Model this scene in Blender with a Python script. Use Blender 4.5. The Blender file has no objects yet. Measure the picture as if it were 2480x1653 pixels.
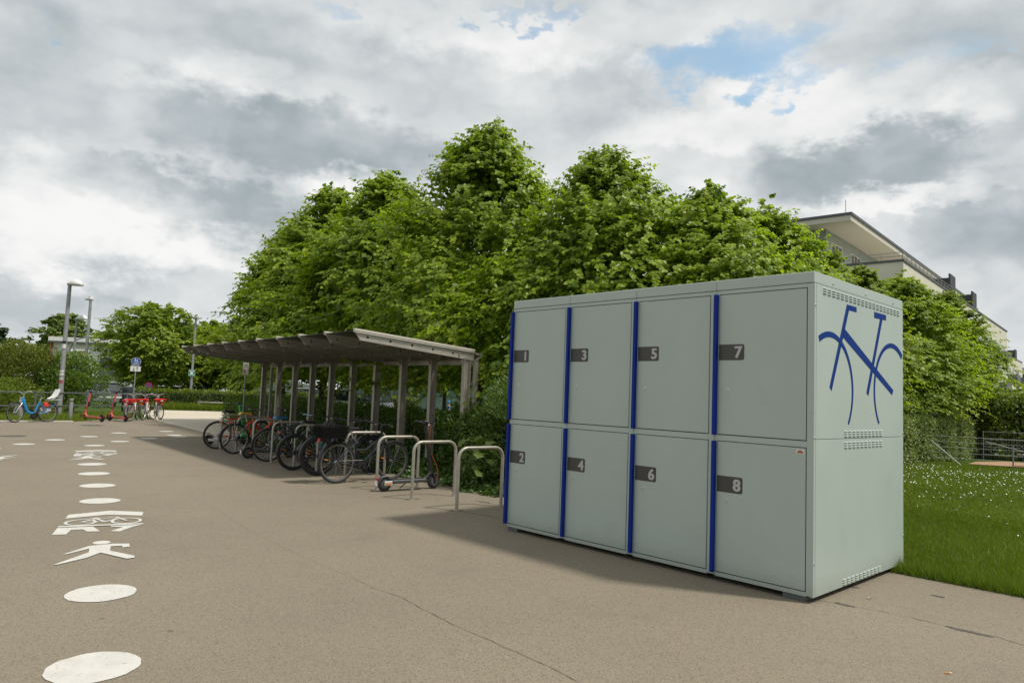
import bpy, math, random
import numpy as np
from mathutils import Vector, Matrix
S = bpy.context.scene
COL = S.collection
# ---------------------------------------------------------------- camera
EYE = 1.5
PITCH, ROLL = math.radians(4.3204), math.radians(2.2125)
cd_ = bpy.data.cameras.new("camera")
cam = bpy.data.objects.new("camera", cd_)
COL.objects.link(cam)
fw = Vector((0, math.cos(PITCH), math.sin(PITCH)))
up0 = Vector((0, -math.sin(PITCH), math.cos(PITCH)))
rt0 = Vector((1, 0, 0))
rt = rt0 * math.cos(ROLL) + up0 * math.sin(ROLL)
up = up0 * math.cos(ROLL) - rt0 * math.sin(ROLL)
M = Matrix((rt, up, -fw)).transposed().to_4x4()
M.translation = Vector((0, 0, EYE))
cam.matrix_world = M
cd_.sensor_fit = 'HORIZONTAL'
cd_.sensor_width = 36
cd_.lens = 24.894
cd_.clip_start = 0.05
cd_.clip_end = 3000
S.camera = cam
# ---------------------------------------------------------------- world
SUN = Vector((1.487, -0.443, 2.55)).normalized()
W = bpy.data.worlds.new("World")
S.world = W
W.use_nodes = True
nt = W.node_tree
nt.nodes.clear()
def nd(t, tree=None, **kw):
    n = (tree or nt).nodes.new(t)
    for k, v in kw.items():
        setattr(n, k, v)
    return n
def lk(a, b, tree=None):
    (tree or nt).links.new(a, b)
def setin(tree, sock, v):
    if hasattr(v, 'is_output') or isinstance(v, bpy.types.NodeSocket):
        tree.links.new(v, sock)
    else:
        sock.default_value = v
def mth(op, a, b=0.0, c=0.0, tree=None, clamp=False):
    tree = tree or nt
    n = tree.nodes.new('ShaderNodeMath')
    n.operation = op
    n.use_clamp = clamp
    setin(tree, n.inputs[0], a)
    setin(tree, n.inputs[1], b)
    setin(tree, n.inputs[2], c)
    return n.outputs[0]
def sstep(x, a, b, tree=None):
    tree = tree or nt
    n = tree.nodes.new('ShaderNodeMapRange')
    n.interpolation_type = 'SMOOTHSTEP'
    n.inputs['From Min'].default_value = a
    n.inputs['From Max'].default_value = b
    setin(tree, n.inputs['Value'], x)
    return n.outputs['Result']
def noise(vec, scale, detail=6, rough=0.55, tree=None, dist=0.0):
    tree = tree or nt
    n = tree.nodes.new('ShaderNodeTexNoise')
    n.inputs['Scale'].default_value = scale
    n.inputs['Detail'].default_value = detail
    n.inputs['Roughness'].default_value = rough
    n.inputs['Distortion'].default_value = dist
    if vec is not None:
        tree.links.new(vec, n.inputs['Vector'])
    return n.outputs['Fac'], n.outputs['Color']
def mixc(f, a, b, tree=None, blend='MIX'):
    tree = tree or nt
    n = tree.nodes.new('ShaderNodeMix')
    n.data_type = 'RGBA'
    n.blend_type = blend
    setin(tree, n.inputs[0], f)
    for s, v in ((n.inputs[6], a), (n.inputs[7], b)):
        if isinstance(v, (tuple, list)):
            s.default_value = (*v, 1.0) if len(v) == 3 else v
        else:
            tree.links.new(v, s)
    return n.outputs[2]
BG = 0.1
tc = nd('ShaderNodeTexCoord')
sep = nd('ShaderNodeSeparateXYZ')
lk(tc.outputs['Generated'], sep.inputs[0])
X, Y, Z = sep.outputs
# cloud layer: a plane above the ground, curved so that it stays finite at the horizon
zz = mth('ADD', mth('MAXIMUM', Z, 0.0), 0.16)
u = mth('DIVIDE', X, zz)
v = mth('DIVIDE', Y, zz)
cmb = nd('ShaderNodeCombineXYZ')
lk(u, cmb.inputs[0]); lk(v, cmb.inputs[1])
P = cmb.outputs[0]
puff = nd('ShaderNodeVectorMath', operation='MULTIPLY')
lk(tc.outputs['Generated'], puff.inputs[0]); puff.inputs[1].default_value = (1.0, 1.0, 1.75)
DV = puff.outputs[0]
warp, warpc = noise(DV, 2.6, 5, 0.6)
n1, _ = noise(DV, 2.3, 9, 0.56, dist=0.0)
n2, _ = noise(DV, 6.0, 8, 0.60)
n3, _ = noise(DV, 15.0, 7, 0.62)
wv = nd('ShaderNodeVectorMath', operation='MULTIPLY_ADD')
lk(noise(DV, 4.0, 5, .6)[1], wv.inputs[0]); wv.inputs[1].default_value = (.22, .22, .22); lk(DV, wv.inputs[2])
vp = nd('ShaderNodeTexVoronoi', feature='F1')
lk(wv.outputs[0], vp.inputs['Vector'])
vp.inputs['Scale'].default_value = 6.0; vp.inputs['Detail'].default_value = 2.0; vp.inputs['Roughness'].default_value = .5
puffs = mth('SUBTRACT', .60, vp.outputs['Distance'])                 # cauliflower heads of the cumulus
# cloud banks in azimuth / elevation (radians), edges broken up by noise
az = mth('ARCTAN2', X, Y)
el = mth('ARCSINE', Z)
azw = mth('ADD', az, mth('MULTIPLY', mth('SUBTRACT', n2, 0.5), 0.34))
elw = mth('ADD', el, mth('MULTIPLY', mth('SUBTRACT', warp, 0.5), 0.14))
elw = mth('ADD', elw, mth('MULTIPLY', mth('SUBTRACT', n3, 0.5), 0.12))
def bank(a, e, ra, re, tilt=0.0, soft=0.55):
    a, e, ra, re = [math.radians(q) for q in (a, e, ra, re)]
    da = mth('SUBTRACT', azw, a)
    de = mth('SUBTRACT', elw, e)
    if tilt:
        t = math.radians(tilt)
        da, de = (mth('ADD', mth('MULTIPLY', da, math.cos(t)), mth('MULTIPLY', de, math.sin(t))),
                  mth('SUBTRACT', mth('MULTIPLY', de, math.cos(t)), mth('MULTIPLY', da, math.sin(t))))
    q = mth('ADD', mth('POWER', mth('ABSOLUTE', mth('DIVIDE', da, ra)), 2.0),
            mth('POWER', mth('ABSOLUTE', mth('DIVIDE', de, re)), 2.0))
    return sstep(q, 1.75 + soft, .25)
def total(lst):
    r = None
    for b, w in lst:
        x = mth('MULTIPLY', b, w)
        r = x if r is None else mth('ADD', r, x)
    return r
DARK = total([
    (bank(-16.6, 18.4, 11.4, 2.5, 0, 0.55), 0.36),
    (bank(-24.1, 12.9, 7.2, 1.9, 0, 0.55), 0.34),
    (bank(25.5, 17.3, 6.6, 2.3, 0, 0.55), 0.36),
    (bank(34.6, 11.9, 3.7, 2.6, 0, 0.55), 0.18),
    (bank(-33.2, 4.4, 7.2, 1.8, 0, 0.55), 0.13),
    (bank(-1.7, 23.7, 11.9, 2.8, 0, 0.55), 0.1),
    (bank(-23.5, 7.4, 4.9, 1.6, 0, 0.55), 0.12)])
BRIGHT = total([
    (bank(-31.9, 11.0, 6.9, 2.8, 0, 0.55), 0.34),
    (bank(-22.0, 21.9, 2.9, 1.8, 0, 0.55), 0.16),
    (bank(-11.6, 15.2, 4.5, 1.3, 0, 0.55), 0.28),
    (bank(18.3, 21.6, 11.4, 1.7, 0, 0.55), 0.2),
    (bank(27.8, 14.1, 6.1, 1.0, 0, 0.55), 0.26),
    (bank(1.7, 28.1, 11.8, 1.7, 0, 0.55), 0.12),
    (bank(32.9, 20.0, 3.2, 1.6, 0, 0.55), 0.16),
    (bank(-34.9, 7.6, 3.5, 0.9, 0, 0.55), 0.1)])
GAPS = total([
    (bank(18.3, 25.8, 6.9, 1.8, 0, 0.55), 0.95),
    (bank(23.4, 23.2, 2.4, 0.6, 0, 0.55), 0.7),
    (bank(31.1, 23.7, 3.8, 1.0, 0, 0.55), 0.62),
    (bank(-15.5, 28.2, 3.8, 0.8, 0, 0.55), 0.62),
    (bank(0.3, 30.0, 4.4, 0.6, 0, 0.55), 0.8),
    (bank(14.9, 25.6, 4.0, 1.8, 0, 0.55), 0.3),
    (bank(-37.2, 23.5, 1.2, 0.6, 0, 0.55), 0.7)])

# ---- shade of the clouds
base = mth('ADD', mth('MULTIPLY', mth('SUBTRACT', n1, 0.5), 0.80), mth('ADD', mth('MULTIPLY', mth('SUBTRACT', n2, 0.5), 0.26), mth('MULTIPLY', puffs, 0.34)))
fine = mth('MULTIPLY', mth('SUBTRACT', n3, 0.5), 0.20)
lum = mth('ADD', mth('ADD', 0.745, base), fine)
lum = mth('ADD', lum, mth('SUBTRACT', BRIGHT, DARK))
cr = nd('ShaderNodeValToRGB')
cr.color_ramp.interpolation = 'B_SPLINE'
e = cr.color_ramp.elements
e[0].position = 0.0; e[0].color = (0.28, 0.345, 0.375, 1)
e[1].position = 1.0; e[1].color = (0.97, 0.965, 0.95, 1)
for p_, c_ in ((0.25, (0.35, 0.41, 0.435)), (0.5, (0.56, 0.605, 0.625)), (0.75, (0.77, 0.785, 0.79))):
    q = e.new(p_); q.color = (*c_, 1)
lk(lum, cr.inputs[0])
sky = nd('ShaderNodeTexSky', sky_type='NISHITA')
sky.sun_disc = False
sky.sun_elevation = math.asin(SUN.z)
sky.sun_rotation = math.atan2(SUN.x, SUN.y)
sky.air_density = 1.0; sky.dust_density = 0.6; sky.ozone_density = 1.5
gap = mth('ADD', GAPS, mth('MULTIPLY', mth('SUBTRACT', n3, 0.5), 1.5))
gap = mth('MULTIPLY', sstep(GAPS, 0.02, 0.3), mth('ADD', gap, mth('MULTIPLY', mth('SUBTRACT', n2, 0.5), 1.1)))
gap = mth('MULTIPLY', sstep(gap, 0.22, 1.35), 0.86)
cl = mixc(1.0, cr.outputs[0], (1 / BG,) * 3, blend='MULTIPLY')
blue = mixc(1.0, sky.outputs[0], (1.75, 2.1, 1.85), blend='MULTIPLY')
blue = mixc(0.10, blue, (0.8 / BG,) * 3)
col = mixc(gap, cl, blue)
bg = nd('ShaderNodeBackground')
bg.inputs['Strength'].default_value = BG
lk(col, bg.inputs['Color'])
wo = nd('ShaderNodeOutputWorld')
lk(bg.outputs[0], wo.inputs[0])
# ---------------------------------------------------------------- sun behind thin cloud
sl = bpy.data.lights.new("sun", 'SUN')
sl.energy = 3.7
sl.angle = math.radians(5.0)
sl.color = (1.0, 0.945, 0.86)
so = bpy.data.objects.new("sun", sl)
so.rotation_euler = SUN.to_track_quat('Z', 'Y').to_euler()
so.location = SUN * 60
COL.objects.link(so)
S.view_settings.view_transform = 'Standard'
S.view_settings.look = 'None'
S.view_settings.exposure = 0
S.view_settings.gamma = 1
S.view_settings.use_curve_mapping = False
try:
    S.cycles.max_bounces = 8
    S.cycles.transparent_max_bounces = 8
    S.cycles.use_denoising = True
except Exception:
    pass
# ================================================================ helpers
rng = np.random.default_rng(7)
R_ = random.Random(11)
class MB:
    """collects shapes and links them as one mesh object"""
    def __init__(s):
        s.v = []; s.f = []; s.mi = []; s.cur = 0
    def add(s, vs, fs):
        o = len(s.v)
        s.v += [tuple(q) for q in vs]
        for f in fs:
            s.f.append([i + o for i in f]); s.mi.append(s.cur)
        return s
    def box(s, x0, x1, y0, y1, z0, z1):
        vs = [(x, y, z) for x in (x0, x1) for y in (y0, y1) for z in (z0, z1)]
        return s.add(vs, [(0, 1, 3, 2), (4, 6, 7, 5), (0, 4, 5, 1), (2, 3, 7, 6), (0, 2, 6, 4), (1, 5, 7, 3)])
    def cbox(s, x0, x1, y0, y1, z0, z1, b=0.005):
        """box with chamfered edges"""
        vs = []; X_ = (x0, x1); Y_ = (y0, y1); Z_ = (z0, z1); sg = (1, -1)
        idx = {}
        for i in (0, 1):
            for j in (0, 1):
                for k in (0, 1):
                    for a in range(3):
                        p = [X_[i], Y_[j], Z_[k]]
                        for ax, ii in enumerate((i, j, k)):
                            if ax != a:
                                p[ax] += sg[ii] * b
                        idx[i, j, k, a] = len(vs); vs.append(p)
        F = []
        for i in (0, 1):
            F.append([idx[i, 0, 0, 0], idx[i, 1, 0, 0], idx[i, 1, 1, 0], idx[i, 0, 1, 0]][::(-1 if i == 0 else 1)])
            F.append([idx[0, i, 0, 1], idx[0, i, 1, 1], idx[1, i, 1, 1], idx[1, i, 0, 1]][::(-1 if i == 0 else 1)])
            F.append([idx[0, 0, i, 2], idx[1, 0, i, 2], idx[1, 1, i, 2], idx[0, 1, i, 2]][::(-1 if i == 0 else 1)])
        for a in (0, 1):
            for c in (0, 1):
                F.append([idx[a, c, 0, 0], idx[a, c, 1, 0], idx[a, c, 1, 1], idx[a, c, 0, 1]])
                F.append([idx[a, 0, c, 0], idx[a, 1, c, 0], idx[a, 1, c, 2], idx[a, 0, c, 2]])
                F.append([idx[0, a, c, 1], idx[1, a, c, 1], idx[1, a, c, 2], idx[0, a, c, 2]])
        for i in (0, 1):
            for j in (0, 1):
                for k in (0, 1):
                    F.append([idx[i, j, k, 0], idx[i, j, k, 1], idx[i, j, k, 2]])
        return s.add(vs, F)
    def prism(s, poly, fn, h0, h1):
        """poly: 2D outline; fn(a, b, h) -> 3D; extruded from h0 to h1"""
        n = len(poly)
        vs = [fn(a, b, h0) for a, b in poly] + [fn(a, b, h1) for a, b in poly]
        fs = [list(range(n))[::-1], list(range(n, 2 * n))]
        fs += [(i, (i + 1) % n, n + (i + 1) % n, n + i) for i in range(n)]
        return s.add(vs, fs)
    def sheet(s, poly, z):
        return s.add([(a, b, z) for a, b in poly], [list(range(len(poly)))])
    def tube(s, pts, r, n=8, caps=True, closed=False):
        pts = [Vector(p) for p in pts]
        m = len(pts)
        rs = r if isinstance(r, (list, tuple)) else [r] * m
        T = []
        for i in range(m):
            if closed:
                t = pts[(i + 1) % m] - pts[i - 1]
            else:
                t = pts[min(i + 1, m - 1)] - pts[max(i - 1, 0)]
            T.append(t.normalized())
        a = Vector((0, 0, 1)) if abs(T[0].z) < 0.9 else Vector((1, 0, 0))
        nrm = T[0].cross(a).normalized()
        vs = []
        for i in range(m):
            nrm = (nrm - T[i] * nrm.dot(T[i]))
            if nrm.length < 1e-6:
                nrm = T[i].orthogonal()
            nrm.normalize()
            bn = T[i].cross(nrm)
            for k in range(n):
                t = 2 * math.pi * k / n
                vs.append(pts[i] + (nrm * math.cos(t) + bn * math.sin(t)) * rs[i])
        fs = []
        for i in range(m if closed else m - 1):
            for k in range(n):
                i2 = (i + 1) % m
                fs.append((i * n + k, i * n + (k + 1) % n, i2 * n + (k + 1) % n, i2 * n + k))
        if caps and not closed:
            fs.append(list(range(n))[::-1])
            fs.append(list(range((m - 1) * n, m * n)))
        return s.add(vs, fs)
    def lathe(s, prof, n=16, c=(0, 0, 0), axis='Z', a0=0, a1=2 * math.pi):
        """prof: (radius, height) pairs"""
        full = abs(a1 - a0 - 2 * math.pi) < 1e-6
        m = n if full else n + 1
        vs = []
        for r, h in prof:
            for k in range(m):
                t = a0 + (a1 - a0) * k / n
                x, y, z = r * math.cos(t), r * math.sin(t), h
                if axis == 'Y':
                    x, y, z = x, h, y
                elif axis == 'X':
                    x, y, z = h, x, y
                vs.append((x + c[0], y + c[1], z + c[2]))
        fs = []
        for i in range(len(prof) - 1):
            for k in range(m if full else m - 1):
                k2 = (k + 1) % m
                fs.append((i * m + k, i * m + k2, (i + 1) * m + k2, (i + 1) * m + k))
        return s.add(vs, fs)
    def build(s, name, mat, parent=None, smooth=False, angle=40):
        me = bpy.data.meshes.new(name)
        me.from_pydata(s.v, [], s.f)
        for m in (mat if isinstance(mat, (list, tuple)) else [mat]):
            me.materials.append(m)
        if any(s.mi):
            me.polygons.foreach_set('material_index', s.mi)
        me.validate()
        bm = None
        if smooth:
            me.shade_smooth()
            me.set_sharp_from_angle(angle=math.radians(angle))
        o = bpy.data.objects.new(name, me)
        COL.objects.link(o)
        if parent:
            o.parent = parent
        return o
def tag(o, label=None, cat=None, group=None, kind=None):
    if label: o['label'] = label
    if cat: o['category'] = cat
    if group: o['group'] = group
    if kind: o['kind'] = kind
    return o
def thing(name, label, cat, loc=(0, 0, 0), rz=0.0, group=None):
    o = bpy.data.objects.new(name, None)
    COL.objects.link(o)
    o.location = loc
    o.rotation_euler = (0, 0, rz)
    return tag(o, label, cat, group)
KIDS = {}
def dup(root, loc=None, rz=None, label=None, group=None):
    """a copy of a thing with copies of its parts and sub-parts (meshes shared)"""
    kids = {}
    for o in bpy.data.objects:
        if o.parent:
            kids.setdefault(o.parent.name, []).append(o)
    def rec(o, par):
        c = o.copy()
        COL.objects.link(c)
        c.parent = par
        for ch in kids.get(o.name, []):
            rec(ch, c)
        return c
    r = rec(root, None)
    if loc is not None: r.location = loc
    if rz is not None: r.rotation_euler = (root.rotation_euler[0], root.rotation_euler[1], rz)
    if label: r['label'] = label
    if group: r['group'] = group
    return r
def remat(root, table):
    """swap materials on the copies of a thing (object-level slots, so shared meshes stay shared)"""
    for o in bpy.data.objects:
        a = o
        while a.parent:
            a = a.parent
        if a == root and o.type == 'MESH':
            for sl_ in o.material_slots:
                if sl_.material and sl_.material.name in table:
                    m = table[sl_.material.name]
                    sl_.link = 'OBJECT'
                    sl_.material = m
# ---------------------------------------------------------------- materials
MATS = {}
def mat(name, col, rough=0.5, metal=0.0, spec=0.5, vary=0.0, vscale=8.0, bump=0.0, bscale=60.0, coat=0.0, rvary=0.0):
    if name in MATS:
        return MATS[name]
    m = bpy.data.materials.new(name)
    m.use_nodes = True
    t = m.node_tree
    b = t.nodes['Principled BSDF']
    b.inputs['Base Color'].default_value = (*col, 1)
    b.inputs['Roughness'].default_value = rough
    b.inputs['Metallic'].default_value = metal
    b.inputs['Specular IOR Level'].default_value = spec
    b.inputs['Coat Weight'].default_value = coat
    if vary or bump or rvary:
        c = t.nodes.new('ShaderNodeTexCoord')
        if vary or rvary:
            f, _ = noise(c.outputs['Object'], vscale, 6, 0.6, t)
            if vary:
                lo = tuple(max(0, q * (1 - vary)) for q in col)
                hi = tuple(min(1, q * (1 + vary)) for q in col)
                k = sstep(f, 0.3, 0.7, t)
                t.links.new(mixc(k, lo, hi, t), b.inputs['Base Color'])
            if rvary:
                t.links.new(mth('ADD', rough - rvary, mth('MULTIPLY', f, 2 * rvary, tree=t), tree=t), b.inputs['Roughness'])
        if bump:
            f2, _ = noise(c.outputs['Object'], bscale, 4, 0.6, t)
            bn = t.nodes.new('ShaderNodeBump')
            bn.inputs['Strength'].default_value = bump
            bn.inputs['Distance'].default_value = 0.01
            t.links.new(f2, bn.inputs['Height'])
            t.links.new(bn.outputs[0], b.inputs['Normal'])
    MATS[name] = m
    return m
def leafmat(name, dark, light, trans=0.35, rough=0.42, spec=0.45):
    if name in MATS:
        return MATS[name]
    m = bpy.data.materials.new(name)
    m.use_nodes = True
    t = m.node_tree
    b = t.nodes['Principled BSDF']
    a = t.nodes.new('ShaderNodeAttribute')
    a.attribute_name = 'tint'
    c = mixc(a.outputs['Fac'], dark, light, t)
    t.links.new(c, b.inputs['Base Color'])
    b.inputs['Roughness'].default_value = rough
    b.inputs['Specular IOR Level'].default_value = spec
    tr = t.nodes.new('ShaderNodeBsdfTranslucent')
    c2 = mixc(1.0, c, (1.35, 1.5, 0.55), t, 'MULTIPLY')
    t.links.new(c2, tr.inputs['Color'])
    mx = t.nodes.new('ShaderNodeMixShader')
    mx.inputs[0].default_value = trans
    t.links.new(b.outputs[0], mx.inputs[1])
    t.links.new(tr.outputs[0], mx.inputs[2])
    t.links.new(mx.outputs[0], t.nodes['Material Output'].inputs['Surface'])
    MATS[name] = m
    return m
# ---------------------------------------------------------------- leaves
SHAPES = {
    'broad': ([(0, 0, 0), (.24, .40, .10), (.66, .34, .07), (1, 0, -.06), (.66, -.34, .07), (.24, -.40, .10)], [(0, 1, 2, 3), (0, 3, 4, 5)]),
    'small': ([(0, 0, 0), (.45, .30, .08), (1, 0, -.03), (.45, -.30, .08)], [(0, 1, 2), (0, 2, 3)]),
    'narrow': ([(0, 0, 0), (.4, .13, .03), (1, 0, -.08), (.4, -.13, .03)], [(0, 1, 2), (0, 2, 3)]),
    'maple': ([(0, 0, 0), (.05, .5, .05), (.45, .28, .08), (.62, .52, .03), (1, 0, -.1), (.62, -.52, .03), (.45, -.28, .08), (.05, -.5, .05)],
              [(0, 1, 2), (0, 2, 3, 4), (0, 4, 5, 6), (0, 6, 7)]),
    'blade': ([(0, .5, 0), (0, -.5, 0), (1, 0, 0)], [(0, 1, 2)]),
    'disc': ([(.5 + .5 * math.cos(k * math.pi / 3), .5 * math.sin(k * math.pi / 3), 0) for k in range(6)], [(0, 1, 2, 3, 4, 5)]),
}
def nrmz(a):
    return a / np.maximum(np.linalg.norm(a, axis=-1, keepdims=True), 1e-9)
def leaves(name, P_, A_, N_, size, tint, shape, m, parent=None, wscale=None):
    n = len(P_)
    A_ = nrmz(A_)
    S_ = nrmz(np.cross(N_, A_))
    N2 = np.cross(A_, S_)
    pts, faces = SHAPES[shape]
    pts = np.array(pts)
    size = np.broadcast_to(np.asarray(size, float), (n,))
    ws = size if wscale is None else np.broadcast_to(np.asarray(wscale, float), (n,))
    V = (P_[:, None, :] + A_[:, None, :] * (pts[None, :, 0:1] * size[:, None, None])
         + S_[:, None, :] * (pts[None, :, 1:2] * ws[:, None, None])
         + N2[:, None, :] * (pts[None, :, 2:3] * size[:, None, None]))
    k = len(pts)
    V = V.reshape(-1, 3).astype(np.float32)
    flat = np.concatenate([np.array(f) for f in faces])
    L = (flat[None, :] + (np.arange(n) * k)[:, None]).ravel().astype(np.int32)
    cnt = np.array([len(f) for f in faces])
    tot = np.tile(cnt, n)
    st = np.concatenate([[0], np.cumsum(tot)[:-1]]).astype(np.int32)
    me = bpy.data.meshes.new(name)
    me.vertices.add(len(V)); me.vertices.foreach_set('co', V.ravel())
    me.loops.add(len(L)); me.loops.foreach_set('vertex_index', L)
    me.polygons.add(len(tot)); me.polygons.foreach_set('loop_start', st)
    me.update(calc_edges=True)
    at = me.attributes.new('tint', 'FLOAT', 'POINT')
    at.data.foreach_set('value', np.repeat(np.clip(tint, 0, 1), k).astype(np.float32))
    me.materials.append(m)
    o = bpy.data.objects.new(name, me)
    COL.objects.link(o)
    if parent: o.parent = parent
    return o
def unit_rand(n):
    return nrmz(rng.normal(size=(n, 3)))
# ================================================================ setting
C_ = np.array([-.639, .769]); D_ = np.array([.769, .639])      # row direction of the shelter, and straight behind it
def row(c, d, z=0.0):
    return Vector((C_[0] * c + D_[0] * d, C_[1] * c + D_[1] * d, z))
ROWROT = math.atan2(D_[1], D_[0])
def dirt_mat(name, kind):
    m = bpy.data.materials.new(name)
    m.use_nodes = True
    t = m.node_tree
    b = t.nodes['Principled BSDF']
    c = t.nodes.new('ShaderNodeTexCoord')
    o = c.outputs['Object']
    def N(s, d=5, r=.6): return noise(o, s, d, r, t)[0]
    if kind == 'asphalt':
        big = N(0.22, 5); mid = N(1.1, 6, .65); sm = N(150, 3, .7)
        base = mixc(sstep(big, .3, .7, t), (.222, .187, .130), (.270, .227, .158), t)
        base = mixc(mth('MULTIPLY', sstep(mid, .52, .78, t), .35, tree=t), base, (.152, .126, .088), t)
        # aggregate: chips of pale and dark stone in the binder
        vo = t.nodes.new('ShaderNodeTexVoronoi'); vo.inputs['Scale'].default_value = 130
        t.links.new(o, vo.inputs['Vector'])
        sp = t.nodes.new('ShaderNodeSeparateColor'); t.links.new(vo.outputs['Color'], sp.inputs[0])
        pale = mth('MULTIPLY', sstep(sp.outputs[0], .72, .95, t), sstep(vo.outputs['Distance'], .5, .2, t), tree=t)
        dark = sstep(sp.outputs[1], .62, .9, t)
        base = mixc(mth('MULTIPLY', dark, .52, tree=t), base, (.075, .07, .062), t)
        base = mixc(mth('MULTIPLY', pale, .5, tree=t), base, (.46, .42, .36), t)
        v2 = t.nodes.new('ShaderNodeTexVoronoi'); v2.inputs['Scale'].default_value = 26
        t.links.new(o, v2.inputs['Vector'])
        s2 = t.nodes.new('ShaderNodeSeparateColor'); t.links.new(v2.outputs['Color'], s2.inputs[0])
        chip = mth('MULTIPLY', sstep(s2.outputs[0], .90, .96, t), sstep(v2.outputs['Distance'], .16, .08, t), tree=t)
        base = mixc(mth('MULTIPLY', chip, .7, tree=t), base, (.5, .46, .4), t)
        chipd = mth('MULTIPLY', sstep(s2.outputs[1], .93, .97, t), sstep(v2.outputs['Distance'], .14, .08, t), tree=t)
        base = mixc(mth('MULTIPLY', chipd, .7, tree=t), base, (.05, .045, .04), t)
        base = mixc(mth('MULTIPLY', sm, .35, tree=t), base, (.1, .09, .08), t)
        v5 = t.nodes.new('ShaderNodeTexVoronoi'); v5.inputs['Scale'].default_value = 1.7
        t.links.new(o, v5.inputs['Vector'])
        s5 = t.nodes.new('ShaderNodeSeparateColor'); t.links.new(v5.outputs['Color'], s5.inputs[0])
        gum = mth('MULTIPLY', sstep(s5.outputs[0], .55, .6, t), sstep(v5.outputs['Distance'], .040, .026, t), tree=t)
        base = mixc(mth('MULTIPLY', gum, .6, tree=t), base, (.06, .052, .045), t)
        gum2 = mth('MULTIPLY', sstep(s5.outputs[1], .80, .84, t), sstep(v5.outputs['Distance'], .030, .020, t), tree=t)
        base = mixc(mth('MULTIPLY', gum2, .6, tree=t), base, (.48, .45, .40), t)
        wet = noise(o, .55, 7, .7, t, .6)[0]
        base = mixc(mth('MULTIPLY', sstep(wet, .56, .74, t), .30, tree=t), base, (.115, .098, .075), t)
        t.links.new(base, b.inputs['Base Color'])
        b.inputs['Roughness'].default_value = .82
        b.inputs['Specular IOR Level'].default_value = .35
        bn = t.nodes.new('ShaderNodeBump'); bn.inputs['Strength'].default_value = .4; bn.inputs['Distance'].default_value = .004
        t.links.new(mth('ADD', sm, mth('MULTIPLY', vo.outputs['Distance'], 1.2, tree=t), tree=t), bn.inputs['Height'])
        t.links.new(bn.outputs[0], b.inputs['Normal'])
    elif kind == 'grass':
        a1 = N(.5, 6); a2 = N(9, 6, .7); a3 = N(60, 4, .7)
        base = mixc(sstep(a1, .3, .7, t), (.045, .085, .012), (.07, .115, .015), t)
        base = mixc(mth('MULTIPLY', sstep(a2, .4, .75, t), .6, tree=t), base, (.1, .13, .02), t)
        base = mixc(mth('MULTIPLY', a3, .55, tree=t), base, (.02, .045, .006), t)
        t.links.new(base, b.inputs['Base Color'])
        b.inputs['Roughness'].default_value = .9
        b.inputs['Specular IOR Level'].default_value = .15
        bn = t.nodes.new('ShaderNodeBump'); bn.inputs['Strength'].default_value = .9; bn.inputs['Distance'].default_value = .03
        t.links.new(a3, bn.inputs['Height']); t.links.new(bn.outputs[0], b.inputs['Normal'])
    elif kind == 'paving':
        a1 = N(.4, 5); a3 = N(120, 3, .7)
        base = mixc(sstep(a1, .3, .7, t), (.52, .455, .36), (.58, .515, .415), t)
        base = mixc(mth('MULTIPLY', a3, .3, tree=t), base, (.3, .26, .2), t)
        t.links.new(base, b.inputs['Base Color'])
        b.inputs['Roughness'].default_value = .85
    elif kind == 'paint':
        a1 = N(6, 6, .65); a3 = N(170, 3, .7)
        base = mixc(sstep(a1, .35, .75, t), (.56, .55, .505), (.48, .47, .43), t)
        base = mixc(mth('MULTIPLY', sstep(a3, .62, .75, t), .55, tree=t), base, (.4, .38, .34), t)
        v4 = t.nodes.new('ShaderNodeTexVoronoi'); v4.inputs['Scale'].default_value = 95
        t.links.new(o, v4.inputs['Vector'])
        s4 = t.nodes.new('ShaderNodeSeparateColor'); t.links.new(v4.outputs['Color'], s4.inputs[0])
        wear = mth('ADD', s4.outputs[0], mth('MULTIPLY', mth('SUBTRACT', N(9, 5, .7), .5, tree=t), .9, tree=t), tree=t)
        base = mixc(mth('MULTIPLY', sstep(wear, .96, 1.06, t), .7, tree=t), base, (.20, .17, .125), t)
        t.links.new(base, b.inputs['Base Color'])
        b.inputs['Roughness'].default_value = .7
    elif kind == 'chips':
        a2 = N(30, 5, .7)
        base = mixc(sstep(a2, .3, .7, t), (.25, .13, .07), (.5, .33, .22), t)
        t.links.new(base, b.inputs['Base Color'])
        b.inputs['Roughness'].default_value = .9
    MATS[name] = m
    return m
ASPH = dirt_mat('asphalt', 'asphalt'); GRASS = dirt_mat('grass_sward', 'grass'); PAVE = dirt_mat('pale_paving', 'paving')
PAINT = dirt_mat('road_paint', 'paint'); CHIPS = dirt_mat('wood_chips', 'chips')
# ground: one sheet to the horizon, dipping a little beyond the hedge (the car park lies lower)
def ground_z(x, y):
    t = min(max((y - 42.0) / 6.0, 0), 1)
    return -0.30 * t * t * (3 - 2 * t) - 0.012
xs = [-900, -400, -150, -80, -50, -40, -30, -20, -10, 0, 10, 20, 30, 45, 80, 150, 400, 900]
ys = [-300, -60, -20, 0, 10, 20, 30, 38, 42, 43, 44, 45, 46, 47, 48, 60, 90, 200, 500, 1500]
g = MB()
g.v = [(x, y, ground_z(x, y)) for y in ys for x in xs]
nx = len(xs)
g.f = [(j * nx + i, j * nx + i + 1, (j + 1) * nx + i + 1, (j + 1) * nx + i) for j in range(len(ys) - 1) for i in range(nx - 1)]
g.mi = [0] * len(g.f)
ground = tag(g.build('ground', GRASS), kind='structure')
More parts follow.
